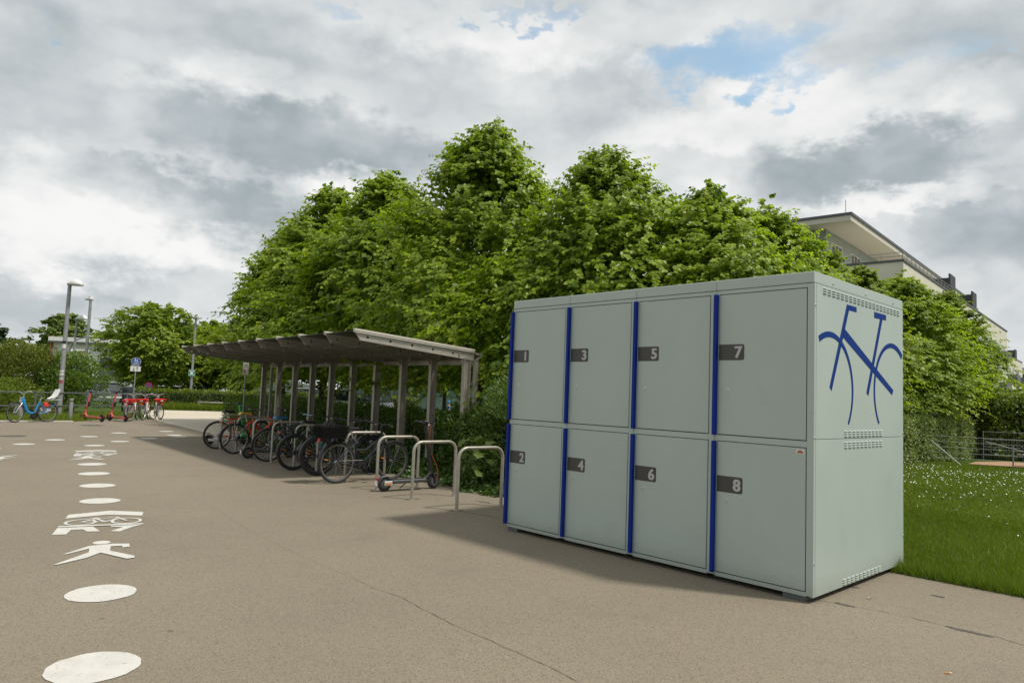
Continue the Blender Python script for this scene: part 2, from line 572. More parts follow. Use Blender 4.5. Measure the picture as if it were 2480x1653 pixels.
# the asphalt square: its right edge runs behind the locker block and along the hedge
E0 = Vector((3.63, 6.70)); ED = Vector((-.685, .7286))
def edge(t): q = E0 + ED * t; return (q.x, q.y)
rag = random.Random(3)
right = [edge(t) for t in (-40, -12)]
k_ = -1.6
while k_ < 6.2:
    q = E0 + ED * k_ + Vector((.7286, .685)) * rag.uniform(-.02, .02)
    right.append((q.x, q.y)); k_ += .16
right += [tuple(row(c, 6.75).xy) for c in (9.6, 12, 15, 18, 20.5)]
plaza_poly = right + [(-13.44, 27.24), (-14.3, 28.75), (-14.9, 28.0), (-15.2, 25.5), (-15.03, 24.65), (-16.6, 23.29), (-24, 16.9), (-60, -14), (-60, -60), (40, -60)]
m_ = MB(); m_.prism(plaza_poly, lambda a, b, h: (a, b, h), -.2, 0.0)
plaza = tag(m_.build('plaza', ASPH), kind='structure')
pp = [tuple(row(20.3, 6.76).xy), (-13.44, 27.24), (-14.3, 28.75), (-17.0, 33.0), (-18.6, 37.3), (-16.1, 38.5), (-13.4, 38.9), (-11.0, 32), (-9.2, 26), tuple(row(21.6, 8.2).xy), tuple(row(20.6, 7.6).xy)]
m_ = MB(); m_.prism(pp, lambda a, b, h: (a, b, h), -.2, 0.004)
tag(m_.build('pale_path', PAVE), kind='structure')
# kerb stones along the planting bed on the left
kb = bpy.data.objects.new('kerb', None); COL.objects.link(kb); tag(kb, kind='structure'); mat('kerb_stone', (.56, .54, .49), .85, vary=.12)
ka, kz = Vector((-22.4, 18.25)), Vector((-15.03, 24.65))
kd = (kz - ka).normalized(); kn = Vector((-kd.y, kd.x))
n_ = 10
for i in range(n_):
    a = ka + (kz - ka) * (i / n_); b = ka + (kz - ka) * ((i + 1) / n_) - kd * .012
    q = [a, b, b + kn * .13, a + kn * .13]
    MB().prism([(p.x, p.y) for p in q], lambda x, y, h: (x, y, h), -.1, .03).build('kerb_stone', MATS['kerb_stone'], kb)
bed = [(-15.1, 24.8), (-15.2, 25.5), (-14.95, 28.0), (-14.4, 28.8), (-17.0, 33.0), (-18.7, 37.4), (-30, 42), (-60, 40), (-60, -8), (-24, 17.2)]
tag(MB().sheet(bed, -.004).build('planting_bed', GRASS), kind='structure')
# painted dots and pictograms (parts of the square)
def disc(c, r, n=40):
    return [(c[0] + r * math.cos(2 * math.pi * k / n), c[1] + r * math.sin(2 * math.pi * k / n)) for k in range(n)]
DOTS = [(-2.12, 3.82), (-2.82, 5.11), (-5.01, 8.89), (-5.77, 10.14), (-6.55, 11.39), (-7.31, 12.62), (-9.33, 16.15), (-10.89, 18.58), (-9.48, 17.46),
        (-11.01, 20.21), (-9.41, 18.72), (-10.9, 17.21), (-10.71, 15.83), (-10.55, 14.56), (-9.45, 20.23), (-10.35, 21.6), (-9.1, 19.75)]
for i, p in enumerate(DOTS):
    r = .222 if i < 6 else .205
    pts = [(a + rag.uniform(-.004, .004), b + rag.uniform(-.004, .004)) for a, b in disc(p, r)]
    MB().sheet(pts, .004).build('painted_dot', PAINT, plaza)
def stroke(pts, w, closed=False):
    """outline polygons (quads) of a constant or varying width line"""
    P2 = [Vector(p) for p in pts]; n = len(P2)
    ws = w if isinstance(w, (list, tuple)) else [w] * n
    L = []; Rr = []
    for i in range(n):
        if closed: t = P2[(i + 1) % n] - P2[i - 1]
        else: t = P2[min(i + 1, n - 1)] - P2[max(i - 1, 0)]
        t.normalize(); nn = Vector((-t.y, t.x)) * ws[i] / 2
        L.append(P2[i] + nn); Rr.append(P2[i] - nn)
    return [[L[i], L[(i + 1) % n], Rr[(i + 1) % n], Rr[i]] for i in range(n if closed else n - 1)]
def picto(origin, rot, scale, polys, strokes, name, z=.004, w=.035, sy=1.0):
    """flat paint; local x to the right, local y up the page"""
    cs, sn = math.cos(rot), math.sin(rot)
    def T(p): x, y = p[0] * scale, p[1] * scale * sy; return (origin[0] + x * cs - y * sn, origin[1] + x * sn + y * cs)
    m = MB(); k = 0
    for p in polys:
        m.sheet([T(q) for q in p], z + k * .0006); k += 1
    for s_ in strokes:
        pts, ww, cl = s_
        for q in stroke([T(p) for p in pts], [x * scale for x in ww] if isinstance(ww, (list, tuple)) else ww * scale, cl):
            m.sheet([(p.x, p.y) for p in q], z + k * .0006)
        k += 1
    return m.build(name, PAINT, plaza)
def bike_picto(origin, rot, s=1.0):
    circ = lambda cx, cy, r: [(cx + r * math.cos(t * math.pi / 12), cy + r * math.sin(t * math.pi / 12)) for t in range(24)]
    st = [(circ(-.29, 0, .185), .042, True), (circ(.29, 0, .185), .042, True),
          ([(-.29, 0), (-.12, .20), (.16, .20), (.02, -.02), (-.29, 0)], .042, False), ([(.02, -.02), (-.14, .24)], .042, False), ([(-.2, .25), (-.08, .25)], .05, False),
          ([(.29, 0), (.14, .27), (.03, .29)], .042, False), ([(-.52, -.26), (.52, -.26)], .09, False)]
    picto(origin, rot, s, [[(-.52, .30), (0, .50), (.48, .34), (.48, .62), (0, .80), (-.52, .58)]], st, 'bicycle_marking', sy=1.2)
    picto(origin, rot, s, [[(-.52, -.305), (-.10, -.305), (.02, -.62), (-.14, -.60), (-.2, -.46), (-.34, -.46), (-.36, -.72), (-.52, -.72)],
                           [(.12, -.305), (.52, -.305), (.40, -.42), (.26, -.68), (.14, -.64), (.28, -.42), (.12, -.36)]], [], 'bicycle_marking', sy=1.2)
def man_picto(origin, rot, s=1.0):
    head = [(.0 + .115 * math.cos(t * math.pi / 10), .43 + .085 * math.sin(t * math.pi / 10)) for t in range(20)]
    body = [(-.14, .30), (.13, .34), (.13, .02), (.02, -.04), (-.12, .0)]
    picto(origin, rot, s, [head, body, [(-.14, .30), (-.12, .18), (-.38, -.02), (-.42, -.02)], [(.13, .34), (.36, .30), (.37, .15), (.28, .14), (.27, .22), (.13, .22)],
                           [(-.12, .0), (.02, -.04), (-.12, -.22), (-.42, -.42), (-.47, -.42)], [(.02, -.04), (.13, .02), (.44, -.26), (.44, -.34), (.35, -.36)]], [], 'pedestrian_marking', sy=1.5)
PR = math.radians(14)
bike_picto((-4.24, 7.62), math.radians(25), .73)
man_picto((-3.52, 6.29), math.radians(27), .63)
bike_picto((-8.35, 14.55), PR + .27, .73)
man_picto((-7.95, 13.55), PR + .27, .63)
bike_picto((-8.95, 11.9), PR + .35 + math.pi, .73)
man_picto((-9.3, 13.1), PR + .35 + math.pi, .63)
# cracks and stains in the asphalt
CRK = mat('crack_tar', (.095, .080, .064), .9, vary=.4, vscale=30)
def crack(pts, w, jit=.007, seg=.05, name='crack'):
    m = MB(); P2 = [Vector(p) for p in pts]
    out = []
    for a, b in zip(P2[:-1], P2[1:]):
        n = max(2, int((b - a).length / seg))
        for i in range(n): out.append(a.lerp(b, i / n))
    out.append(P2[-1])
    wander = 0
    out2 = []
    for p in out:
        wander = wander * .85 + rag.uniform(-jit, jit)
        out2.append(p + Vector((.685, .7286)) * wander)
    ws = [max(.0015, w * rag.uniform(.25, 1.3)) for _ in out2]
    for q in stroke(out2, ws):
        m.sheet([(p.x, p.y) for p in q], .003)
    return m.build(name, CRK, plaza)
crack([(-4.32, 9.71), (-3.84, 9.12), (-3.19, 8.22), (-2.45, 7.25), (-1.6, 6.2), (-1.0, 5.53)], .0018)
crack([(-1.0, 5.53), (-.79, 5.33), (-.4, 4.85), (-.13, 4.52), (.03, 4.35), (.27, 4.08), (.39, 3.92), (.46, 3.8)], .0048)
crack([(2.44, 5.66), (2.85, 5.41), (3.05, 5.21), (3.18, 5.01), (3.35, 4.92), (3.42, 4.76), (3.9, 4.3)], .006)
crack([(-.62, 9.2), (-.35, 9.0), (0.0, 8.7), (.2, 8.4)], .012)
crack([(-11.5, 16.6), (-9.3, 16.0), (-8.0, 15.9), (-7.0, 16.9)], .012)
STAIN = mat('asphalt_stain', (.085, .076, .066), .85, vary=.35, vscale=14)
def stain(c, rx, ry, rot=0.0, name='stain'):
    pts = []
    for k in range(22):
        t = 2 * math.pi * k / 22
        r = rag.uniform(.55, 1.1)
        x, y = rx * r * math.cos(t), ry * r * math.sin(t)
        pts.append((c[0] + x * math.cos(rot) - y * math.sin(rot), c[1] + x * math.sin(rot) + y * math.cos(rot)))
    return MB().sheet(pts, .0022).build(name, STAIN, plaza)
for c, a, b in [((3.22, 5.0), .15, .035), ((3.55, 5.9), .06, .03), ((2.62, 5.55), .10, .03), ((4.0, 5.2), .10, .04), ((-.3, 10.0), .16, .05), ((2.95, 6.1), .07, .03)]:
    stain(c, a, b, -.8)
# ================================================================ the locker block
GREY = mat('locker_paint', (.370, .440, .402), .42, 0, .45, vary=.025, vscale=1.6, rvary=.05)
_t = GREY.node_tree; _b = _t.nodes['Principled BSDF']
_c = _t.nodes.new('ShaderNodeTexCoord')
_mp = _t.nodes.new('ShaderNodeMapping'); _mp.inputs['Scale'].default_value = (5.0, 5.0, .55)
_t.links.new(_c.outputs['Object'], _mp.inputs[0])
_st = noise(_mp.outputs[0], 3.0, 6, .65, _t)[0]                          # rain streaks
_sm = noise(_c.outputs['Object'], 2.2, 3, .5, _t)[0]                     # hand smudges
_f = noise(_c.outputs['Object'], 45, 4, .7, _t)[0]
_src = _b.inputs['Base Color'].links[0].from_socket
_k = mixc(mth('MULTIPLY', sstep(_st, .52, .80, _t), .09, tree=_t), _src, (.30, .32, .27), _t)
_k = mixc(mth('MULTIPLY', sstep(_sm, .62, .72, _t), .10, tree=_t), _k, (.26, .27, .24), _t)
_sx = _t.nodes.new('ShaderNodeSeparateXYZ'); _t.links.new(_c.outputs['Object'], _sx.inputs[0])
_lo = mth('MULTIPLY', sstep(mth('ADD', _sx.outputs[2], mth('MULTIPLY', _f, -.30, tree=_t), tree=_t),   .08, -.12, _t), .32, tree=_t)   # splashed dirt at the foot
_k = mixc(_lo, _k, (.20, .18, .14), _t)
_t.links.new(_k, _b.inputs['Base Color'])
GAP = mat('locker_gap', (.02, .02, .02), .8)
BLUE = mat('locker_blue', (.001, .022, .23), .5, 0, .2)
DIGIT = mat('digit_grey', (.40, .40, .40), .5)
PLATE = mat('number_plate_grey', (.050, .049, .047), .45)
STEEL = mat('bright_steel', (.62, .62, .60), .3, 1.0)
lk_root = thing('bike_locker', 'grey steel block of eight bicycle lockers numbered 1 to 8 with blue hinge strips', 'bike locker', (.01, 8.04, 0), math.radians(-46.769))
UW, LW, LD, LZ0, LZ1 = .8612, 3.445, 1.985, .045, 2.567
MB().box(.02, LW - .02, .012, LD - .02, LZ0 + .02, 2.47).build('body', GAP, lk_root)
fr = MB()
FY0, FY1 = -.004, .0118
for k in range(4):
    u0, u1 = k * UW + .0015, (k + 1) * UW - .0015
    fr.cbox(u0, u0 + .026, FY0, FY1, .052, 2.474, .002)                      # hinge post
    fr.cbox(u0 + .806, u1, FY0, FY1, .052, 2.474, .002)                      # lock post
    for z0, z1 in ((.045, .077), (1.181, 1.229), (2.443, 2.474)):
        fr.box(u0 + .0262, u0 + .8058, FY0 + .0008, FY1, z0, z1)
fr.build('front_frame', GREY, lk_root)
for k in range(4):
    u0 = k * UW
    MB().cbox(u0 + .0012, u0 + UW - .0012, -.006, LD, 2.4785, LZ1, .004).build('roof_cap', GREY, lk_root)
BFONT = None
def digit_mesh(ch, size):
    cu = bpy.data.curves.new('digit', 'FONT')
    cu.body = ch; cu.size = size; cu.extrude = .001; cu.offset = .0035; cu.resolution_u = 6
    o = bpy.data.objects.new('digit', cu)
    COL.objects.link(o)
    bpy.context.view_layer.update()
    me = bpy.data.meshes.new_from_object(o.evaluated_get(bpy.context.evaluated_depsgraph_get()))
    bpy.data.objects.remove(o)
    me.materials.clear(); me.materials.append(DIGIT)
    import bmesh
    bm = bmesh.new()
    for i, dx in enumerate((-.0030, 0.0, .0030)):                    # a bold face: the outline three times side by side
        n0 = len(bm.verts)
        bm.from_mesh(me)
        bm.verts.ensure_lookup_table()
        for v in bm.verts[n0:]: v.co.x += dx; v.co.z += .0004 * i
    bm.to_mesh(me); bm.free()
    return me
def plate_poly(x0, x1, z0, z1, r):
    pts = [(x0, z0), (x0, z1)]
    for cx, cz, a0 in ((x1 - r, z1 - r, 90), (x1 - r, z0 + r, 0)):
        for k in range(7):
            t = math.radians(a0 - 15 * k)
            pts.append((cx + r * math.cos(t), cz + r * math.sin(t)))
    return pts
num = 1
for k in range(4):
    for lo in (0, 1):
        u0 = k * UW
        z0, z1 = ((1.236, 2.437), (.083, 1.175))[lo]
        dm = MB().cbox(u0 + .031, u0 + .800, -.003, .010, z0, z1, .003)
        door = dm.build('door', GREY, lk_root)
        MB().cbox(u0 - .004, u0 + .027, -.046, -.0045, z0 - .008, z1 + .003, .003).build('hinge_strip', BLUE, door)
        pz = 1.937 if not lo else .819
        MB().prism(plate_poly(u0 + .034, u0 + .270, pz - .068, pz + .068, .018), lambda a, b, h: (a, h, b), -.0045, -.0028).build('number_plate', PLATE, door)
        me = digit_mesh(str(num), .135)
        dg = bpy.data.objects.new('digit', me); COL.objects.link(dg); dg.parent = door
        xs_ = [v.co.x for v in me.vertices]; ys_ = [v.co.y for v in me.vertices]
        dg.rotation_euler = (math.pi / 2, 0, 0)
        dg.location = (u0 + .218 - (max(xs_) + min(xs_)) / 2, -.0052, pz - (max(ys_) + min(ys_)) / 2)
        kz_ = 1.62 if not lo else .689
        kh = MB().lathe([(.001, -.006), (.009, -.006), (.011, -.003)], 12, (u0 + .125, 0, kz_), 'Y')
        kh.tube([(u0 + .125, -.006, kz_ - .006), (u0 + .127, -.006, kz_ - .03)], .0035, 6)
        kh.build('lock', STEEL, door)
        if num == 8:
            pl = MB().cbox(u0 + .722, u0 + .790, -.0046, -.0031, 1.126, 1.162, .0005).build('badge', mat('badge_plate', (.62, .58, .52), .5), door)
            a = u0 + .733; w_ = .046
            m = MB()
            m.prism([(a, 1.133), (a + w_, 1.133), (a + w_, 1.146), (a + w_ * .78, 1.150), (a + w_ / 2, 1.157), (a + w_ * .2, 1.150), (a, 1.146)], lambda x, z, h: (x, h, z), -.0052, -.0047)
            m.build('badge_emblem', mat('badge_red', (.33, .09, .05), .5), door)
        num += 1
# right side: two sheet panels, corner posts, louvre vents, the blue bicycle emblem
SX = LW
sp_ = lambda a, b, h: (SX + h, a, b)
MB().cbox(SX - .02, SX + .002, -.003, .028, .045, 2.474, .002).build('corner_post', GREY, lk_root)
MB().cbox(SX - .02, SX + .001, LD - .025, LD - .002, .045, 2.474, .002).build('corner_post', GREY, lk_root)
panels = []
for z0, z1 in ((1.2475, 2.474), (.045, 1.2435)):
    panels.append(MB().cbox(SX - .02, SX + .0035, .0295, LD - .027, z0, z1, .002).build('side_panel', GREY, lk_root))
MB().cbox(-.001, .02, .012, LD - .002, .045, 2.474, .002).build('side_panel', GREY, lk_root)
MB().cbox(.0, LW, LD - .002, LD + .002, .05, 2.474, .001).build('back_panel', GREY, lk_root)
def louvres(v0, v1, z0, z1, cols, panel):
    dv = (v1 - v0) / cols; dz = (z1 - z0) / 3
    m = MB(); dk = MB()
    for i in range(cols):
        for j in range(3):
            a, b = v0 + dv * (i + .08), v0 + dv * (i + .86)
            c = z0 + dz * (j + .12)
            h = dz * .62
            pr = [(0, 0), (.009, .15), (.008, .45), (.003, .85), (0, 1)]
            vs = []
            for vv, sc in ((a, 0), (a + (b - a) * .12, 1), (b - (b - a) * .12, 1), (b, 0)):
                for q, zq in pr: vs.append((SX + .0036 + q * sc, vv, c + zq * h))
            fs = []
            for s in range(3):
                for t in range(4):
                    fs.append((s * 5 + t, (s + 1) * 5 + t, (s + 1) * 5 + t + 1, s * 5 + t + 1))
            m.add(vs, fs)
            dk.box(SX + .0037, SX + .0046, a + .006, b - .006, c - dz * .14, c + h * .08)
    ve = m.build('vent', GREY, panel, smooth=True, angle=60)
    dk.build('vent_slot', GAP, panel)
louvres(.135, 1.885, 2.405, 2.462, 20, panels[0])
louvres(.565, 1.44, 1.262, 1.318, 10, panels[0])
louvres(.565, 1.44, 1.168, 1.226, 10, panels[1])
louvres(.545, 1.40, .058, .112, 10, panels[1])
em = []
EB = mat('emblem_blue', (.001, .030, .185), .6, 0, .12)
def emb(pts, lay=0):
    # local z grows from the panel; each stroke a hair above the one before
    em.append(pts); h = .0042 + .0003 * len(em)
    return h
emm = MB()
def flat(poly):
    h = emb(poly)
    emm.prism(poly, sp_, .0040, h)
flat([(.618, 2.372), (.664, 2.325), (.318, 1.632), (.274, 1.660)])
flat([(.616, 2.374), (.828, 2.374), (.828, 2.328), (.660, 2.328)])
flat([(.553, 2.172), (.545, 2.085), (1.681, 1.636), (1.712, 1.684)])
flat([(1.232, 2.378), (1.526, 2.378), (1.526, 2.328), (1.232, 2.322)])
flat([(1.376, 2.330), (1.436, 2.330), (1.096, 1.616), (1.050, 1.638)])
def arc(cx, cz, r, a0, a1, w0, w1, n=26):
    pts = [(cx + r * math.cos(math.radians(a0 + (a1 - a0) * i / n)), cz + r * math.sin(math.radians(a0 + (a1 - a0) * i / n))) for i in range(n + 1)]
    h = emb(pts)
    ws = [w0 + (w1 - w0) * i / n for i in range(n + 1)]
    for q in stroke(pts, ws):
        emm.prism([(p.x, p.y) for p in q], sp_, .0040, h)
arc(.288, 1.635, .455, 118, -36, .050, .026)
arc(1.672, 1.665, .438, 52, 222, .050, .026)
emm.build('bicycle_emblem', EB, panels[0])
bo = MB()
for v_, z_ in [(.012, 2.30), (.012, 1.26), (.012, .30), (LD - .012, 2.24), (LD - .012, 1.28), (LD - .012, .31)]:
    bo.lathe([(.009, 0), (.008, .005), (.004, .007), (0, .0075)], 10, (SX + .002, v_, z_), 'X')
for v_ in (.35, 1.05, 1.72):
    bo.lathe([(.009, 0), (.008, .005), (.004, .007), (0, .0075)], 10, (SX + .0005, v_, 2.512), 'X')
bo.build('bolt', STEEL, lk_root)
for u_ in (.05, .86, 1.72, 2.58, 3.26):
    for v_ in (.04, 1.7):
        if v_ < .1 and .1 < u_ < 3: v_ = .16
        MB().cbox(u_ - .06 if u_ > .1 else u_ - .03, u_ + .12, v_ - .03, v_ + .15, .0, .044, .003).build('foot', mat('foot_steel', (.09, .10, .105), .6), lk_root)
# ================================================================ the bicycle shelter
SHM = mat('shelter_steel', (.385, .355, .310), .42, .40, .5, vary=.10, vscale=3, rvary=.08)
GLASS = None
def glassmat(name, col, rough, alpha):
    m = bpy.data.materials.new(name); m.use_nodes = True
    b = m.node_tree.nodes['Principled BSDF']
    b.inputs['Base Color'].default_value = (*col, 1)
    b.inputs['Roughness'].default_value = rough
    b.inputs['Alpha'].default_value = alpha
    b.inputs['Specular IOR Level'].default_value = .25
    MATS[name] = m
    return m
ROOFGL = glassmat('dirty_roof_glass', (.012, .016, .013), .3, .88)
sh = thing('bicycle_shelter', 'long open bicycle shelter with slanted rafters and a dark glass roof on steel posts', 'bicycle shelter', row(10.25, 7.48), ROWROT)
SP = 1.072
# rafter outline in (d - 7.48, z)
RAF = [(-2.215, 2.395), (-2.125, 2.285), (.155, 2.095), (.165, 2.225)]
HOLES = [(-1.99, 2.337), (-1.57, 2.303), (-1.15, 2.269), (-.73, 2.233), (-.31, 2.197)]
def beam_plate(m, y0, y1):
    """web of a rafter with round holes punched through it"""
    top = lambda x: RAF[0][1] + (x - RAF[0][0]) * (RAF[3][1] - RAF[0][1]) / (RAF[3][0] - RAF[0][0])
    bot = lambda x: RAF[1][1] + (x - RAF[1][0]) * (RAF[2][1] - RAF[1][1]) / (RAF[2][0] - RAF[1][0])
    cuts = [-1.78, -1.36, -.94, -.52]
    def strip(poly): m.prism(poly, lambda a, b, h: (a, h, b), y0, y1)
    edges = [RAF[1][0]] + cuts + [RAF[2][0] - .02]
    strip([RAF[0], RAF[1], (RAF[1][0], top(RAF[1][0]))])
    strip([(edges[-1], top(edges[-1])), (edges[-1], bot(edges[-1])), RAF[2], RAF[3]])
    for i, (hx, hz) in enumerate(HOLES):
        x0, x1 = edges[i], edges[i + 1]
        n = 16; r = .0225
        ring = [(hx + r * math.cos(2 * math.pi * k / n), hz + r * math.sin(2 * math.pi * k / n)) for k in range(n)]
        outer = []
        for k in range(n):
            t = 2 * math.pi * k / n
            dx, dz = math.cos(t), math.sin(t)
            s = 9
            if dx > 1e-6: s = min(s, (x1 - hx) / dx)
            if dx < -1e-6: s = min(s, (x0 - hx) / dx)
            px, pz = hx + dx * s, hz + dz * s
            if pz > top(px) or pz < bot(px):
                lo_, hi_ = 0, s
                for _ in range(30):
                    mm = (lo_ + hi_) / 2
                    if bot(hx + dx * mm) < hz + dz * mm < top(hx + dx * mm): lo_ = mm
                    else: hi_ = mm
                px, pz = hx + dx * lo_, hz + dz * lo_
            outer.append((px, pz))
        # corner quads
        vs = []
        for yy in (y0, y1):
            vs += [(a, yy, b) for a, b in ring] + [(a, yy, b) for a, b in outer]
        fs = []
        for k in range(n):
            k2 = (k + 1) % n
            fs.append((k, k2, n + k2, n + k)); fs.append((2 * n + k, 3 * n + k, 3 * n + k2, 2 * n + k2))
            fs.append((k, 2 * n + k, 2 * n + k2, k2))
        m.add(vs, fs)
        for cx in (x0, x1):                                        # fill the four corners left over
            for fz in (top, bot):
                cz = fz(cx)
                near = sorted(outer, key=lambda q: (q[0] - cx) ** 2 + (q[1] - cz) ** 2)
                on_side = min((q for q in outer if abs(q[0] - cx) < 1e-4), key=lambda q: abs(q[1] - cz), default=None)
                on_edge = min((q for q in outer if abs(q[1] - fz(q[0])) < 1e-3), key=lambda q: abs(q[0] - cx), default=None)
                if on_side and on_edge and on_side != on_edge:
                    m.prism([(cx, cz), on_side, on_edge], lambda a, b, h: (a, h, b), y0, y1)
def rafter_mesh():
    m = MB()
    beam_plate(m, -.006, .006)
    (x0, z0), (x1, z1), (x2, z2), (x3, z3) = RAF
    f = lambda a, b, h: (a, h, b)
    # flanges top and bottom
    m.prism([(x0, z0), (x3, z3), (x3, z3 + .009), (x0, z0 + .009)], f, -.035, .035)
    m.prism([(x1, z1 - .008), (x2, z2 - .008), (x2, z2), (x1, z1)], f, -.032, .032)
    m.prism([(-.18, 2.125), (-.17, 2.125), (-.17, 2.215), (-.18, 2.225)], f, -.03, .03)
    return m
raf0 = rafter_mesh().build('rafter', SHM, sh)
gl = lambda x: RAF[0][1] + (x - RAF[0][0]) * (RAF[3][1] - RAF[0][1]) / (RAF[3][0] - RAF[0][0])
f_ = lambda a, b, h: (a, h, b)
cap0 = MB()
cap0.prism([(-2.236, gl(-2.236) + .034), (.158, gl(.158) + .034), (.158, gl(.158) + .068), (-2.236, gl(-2.236) + .068)], f_, -.034, .034)
cap0.prism([(-2.236, gl(-2.236) + .012), (.150, gl(.15) + .012), (.150, gl(.15) + .024), (-2.236, gl(-2.236) + .024)], f_, -.030, .030)
cap0 = cap0.build('glazing_bar', mat('glazing_bar_alu', (.60, .56, .48), .45, .15), sh)
pm = MB()
for xx in (-.062, .062):
    pm.box(xx - .005, xx + .005, -.044, .044, -.02, 2.098)
pm.box(-.057, .057, -.004, .004, -.02, 2.098)
pm.prism([(-.14, 2.095), (-.068, 2.00), (-.068, 2.095)], f_, -.005, .005)
pm.prism([(.068, 2.00), (.13, 2.078), (.068, 2.085)], f_, -.005, .005)
post0 = pm.build('post', SHM, sh)
rp0 = MB().cbox(.170, .250, -.03, .03, -.02, 2.09, .004).build('rear_post', SHM, sh)
br0 = MB().box(.068, .169, -.02, .02, 1.66, 1.685).build('brace', SHM, sh)
holes0 = MB()
for hx, hz in [(-1.78, 2.315), (-1.36, 2.282), (-.94, 2.249), (-.52, 2.215), (-.1, 2.18)]:
    holes0.lathe([(.011, .0065), (.009, .011), (0, .012)], 8, (hx, 0, hz), 'Y')
    holes0.lathe([(.011, -.0065), (.009, -.011), (0, -.012)], 8, (hx, 0, hz), 'Y')
holes0 = holes0.build('bolt', mat('bolt_zinc', (.5, .48, .44), .35, .8), raf0)
for i in range(1, 10):
    for o in (raf0, cap0, post0):
        c = o.copy(); COL.objects.link(c); c.parent = sh; c.location = (0, SP * i + (.02 if i == 9 else 0), 0)
        if o == raf0:
            h = holes0.copy(); COL.objects.link(h); h.parent = c
    if i in (9,):
        for o in (rp0, br0):
            c = o.copy(); COL.objects.link(c); c.parent = sh; c.location = (0, SP * i, 0)
    m = MB()
    y0, y1 = SP * (i - 1) + .012, SP * i - .012
    m.prism([(-2.225, gl(-2.225) + .0255), (.14, gl(.14) + .0255), (.14, gl(.14) + .0335), (-2.225, gl(-2.225) + .0335)], f_, y0, y1)
    m.build('glass_roof_panel', ROOFGL, sh)
    pu = MB()
    for hx in (-1.25, -.2):
        pu.box(hx - .03, hx + .03, y0 + .02, y1 - .02, gl(hx) - .05, gl(hx) - .012)
    pu.build('purlin', SHM, sh)
gu = MB()
gu.prism([(.17, 2.235), (.335, 2.212), (.325, 2.196), (.20, 2.095), (.17, 2.095), (.17, 2.11), (.195, 2.11), (.29, 2.19), (.17, 2.20)], f_, -.05, SP * 9 + .06)
gu.build('gutter', SHM, sh)
MB().box(.172, .19, -.02, SP * 9, 2.02, 2.09).build('rear_beam', SHM, sh)
# ================================================================ bicycle hoops
HST = mat('hoop_steel', (.36, .335, .285), .42, .45, .5, vary=.12, vscale=6, bump=.05, bscale=120)
HFT = mat('hoop_collar', (.24, .22, .19), .7, .2)
def hoop_pts(w, h, r, n=7):
    p = [(0, 0, -.03), (0, 0, h - r)]
    for k in range(1, n + 1):
        t = math.pi / 2 * k / n
        p.append((r - r * math.cos(t), 0, h - r + r * math.sin(t)))
    for k in range(0, n + 1):
        t = math.pi / 2 * k / n
        p.append((w - r + r * math.sin(t), 0, h - r + r * math.cos(t)))
    p.append((w, 0, -.03))
    return p
HL = ['bare steel bicycle hoop next to the locker block, nothing leaning on it', 'empty steel bicycle hoop, second from the locker', 'steel bicycle hoop with the black orange e-scooter parked beside it',
      'steel bicycle hoop right behind the basket bicycle', 'steel bicycle hoop crossing the fat tyred bicycle with mudguard', 'steel bicycle hoop between the two middle black bicycles',
      'steel bicycle hoop passing in front of the teal handlebar bicycle', 'steel bicycle hoop beside the small dark scooter wheel', 'steel bicycle hoop in front of the racked red bicycle', 'steel bicycle hoop at the green scooter, last of the row']
hroot = None
for i in range(10):
    loc = row(7.50 + 1.035 * i, 5.40 + rag.uniform(-.02, .02))
    if hroot is None:
        hroot = thing('bicycle_hoop', HL[0], 'bicycle hoop', loc, ROWROT - .02, 'bicycle hoops under the shelter')
        MB().tube(hoop_pts(.72, .79, .135), .0225, 14).build('tube', HST, hroot, smooth=True)
        for x in (0, .72):
            MB().lathe([(.0228, .001), (.045, .001), (.043, .006), (.0228, .006)], 16, (x, 0, 0)).build('collar', HFT, hroot)
    else:
        dup(hroot, loc, ROWROT + rag.uniform(-.03, .03), HL[i])
for i in range(3):
    stain(tuple((row(7.50 + 1.035 * i, 5.40)).xy), .13, .05, ROWROT)
# ================================================================ bicycles
RUB = mat('tyre_rubber', (.018, .018, .019), .75, vary=.2, vscale=30)
RIMS = mat('rim_silver', (.55, .55, .54), .32, .9); RIMK = mat('rim_black', (.03, .03, .032), .35, .5)
SPK = mat('spoke_steel', (.5, .5, .5), .35, .9)
BLK = mat('black_plastic', (.014, .014, .015), .5); BLKG = mat('black_gloss', (.012, .013, .016), .25, coat=.4)
ALU = mat('aluminium', (.56, .56, .55), .35, .9)
REDL = mat('red_reflector', (.5, .02, .02), .2); ORG = mat('orange_reflector', (.62, .19, .015), .35)
LAMPG = mat('lamp_lens', (.75, .75, .72), .15)
def rotfn(ax, ang):
    cs, sn = math.cos(ang), math.sin(ang)
    def f(p):
        x, y = p[0] - ax, p[1]
        return (ax + x * cs - y * sn, x * sn + y * cs, p[2])
    return f
def xf(m, f):
    if f: m.v = [f(p) for p in m.v]
    return m
def circle(c, r, n=36, a0=0, a1=360):
    full = abs(a1 - a0) >= 360
    k = n if full else n + 1
    return [(c[0] + r * math.cos(math.radians(a0 + (a1 - a0) * i / n)), 0, c[2] + r * math.sin(math.radians(a0 + (a1 - a0) * i / n))) for i in range(k)]
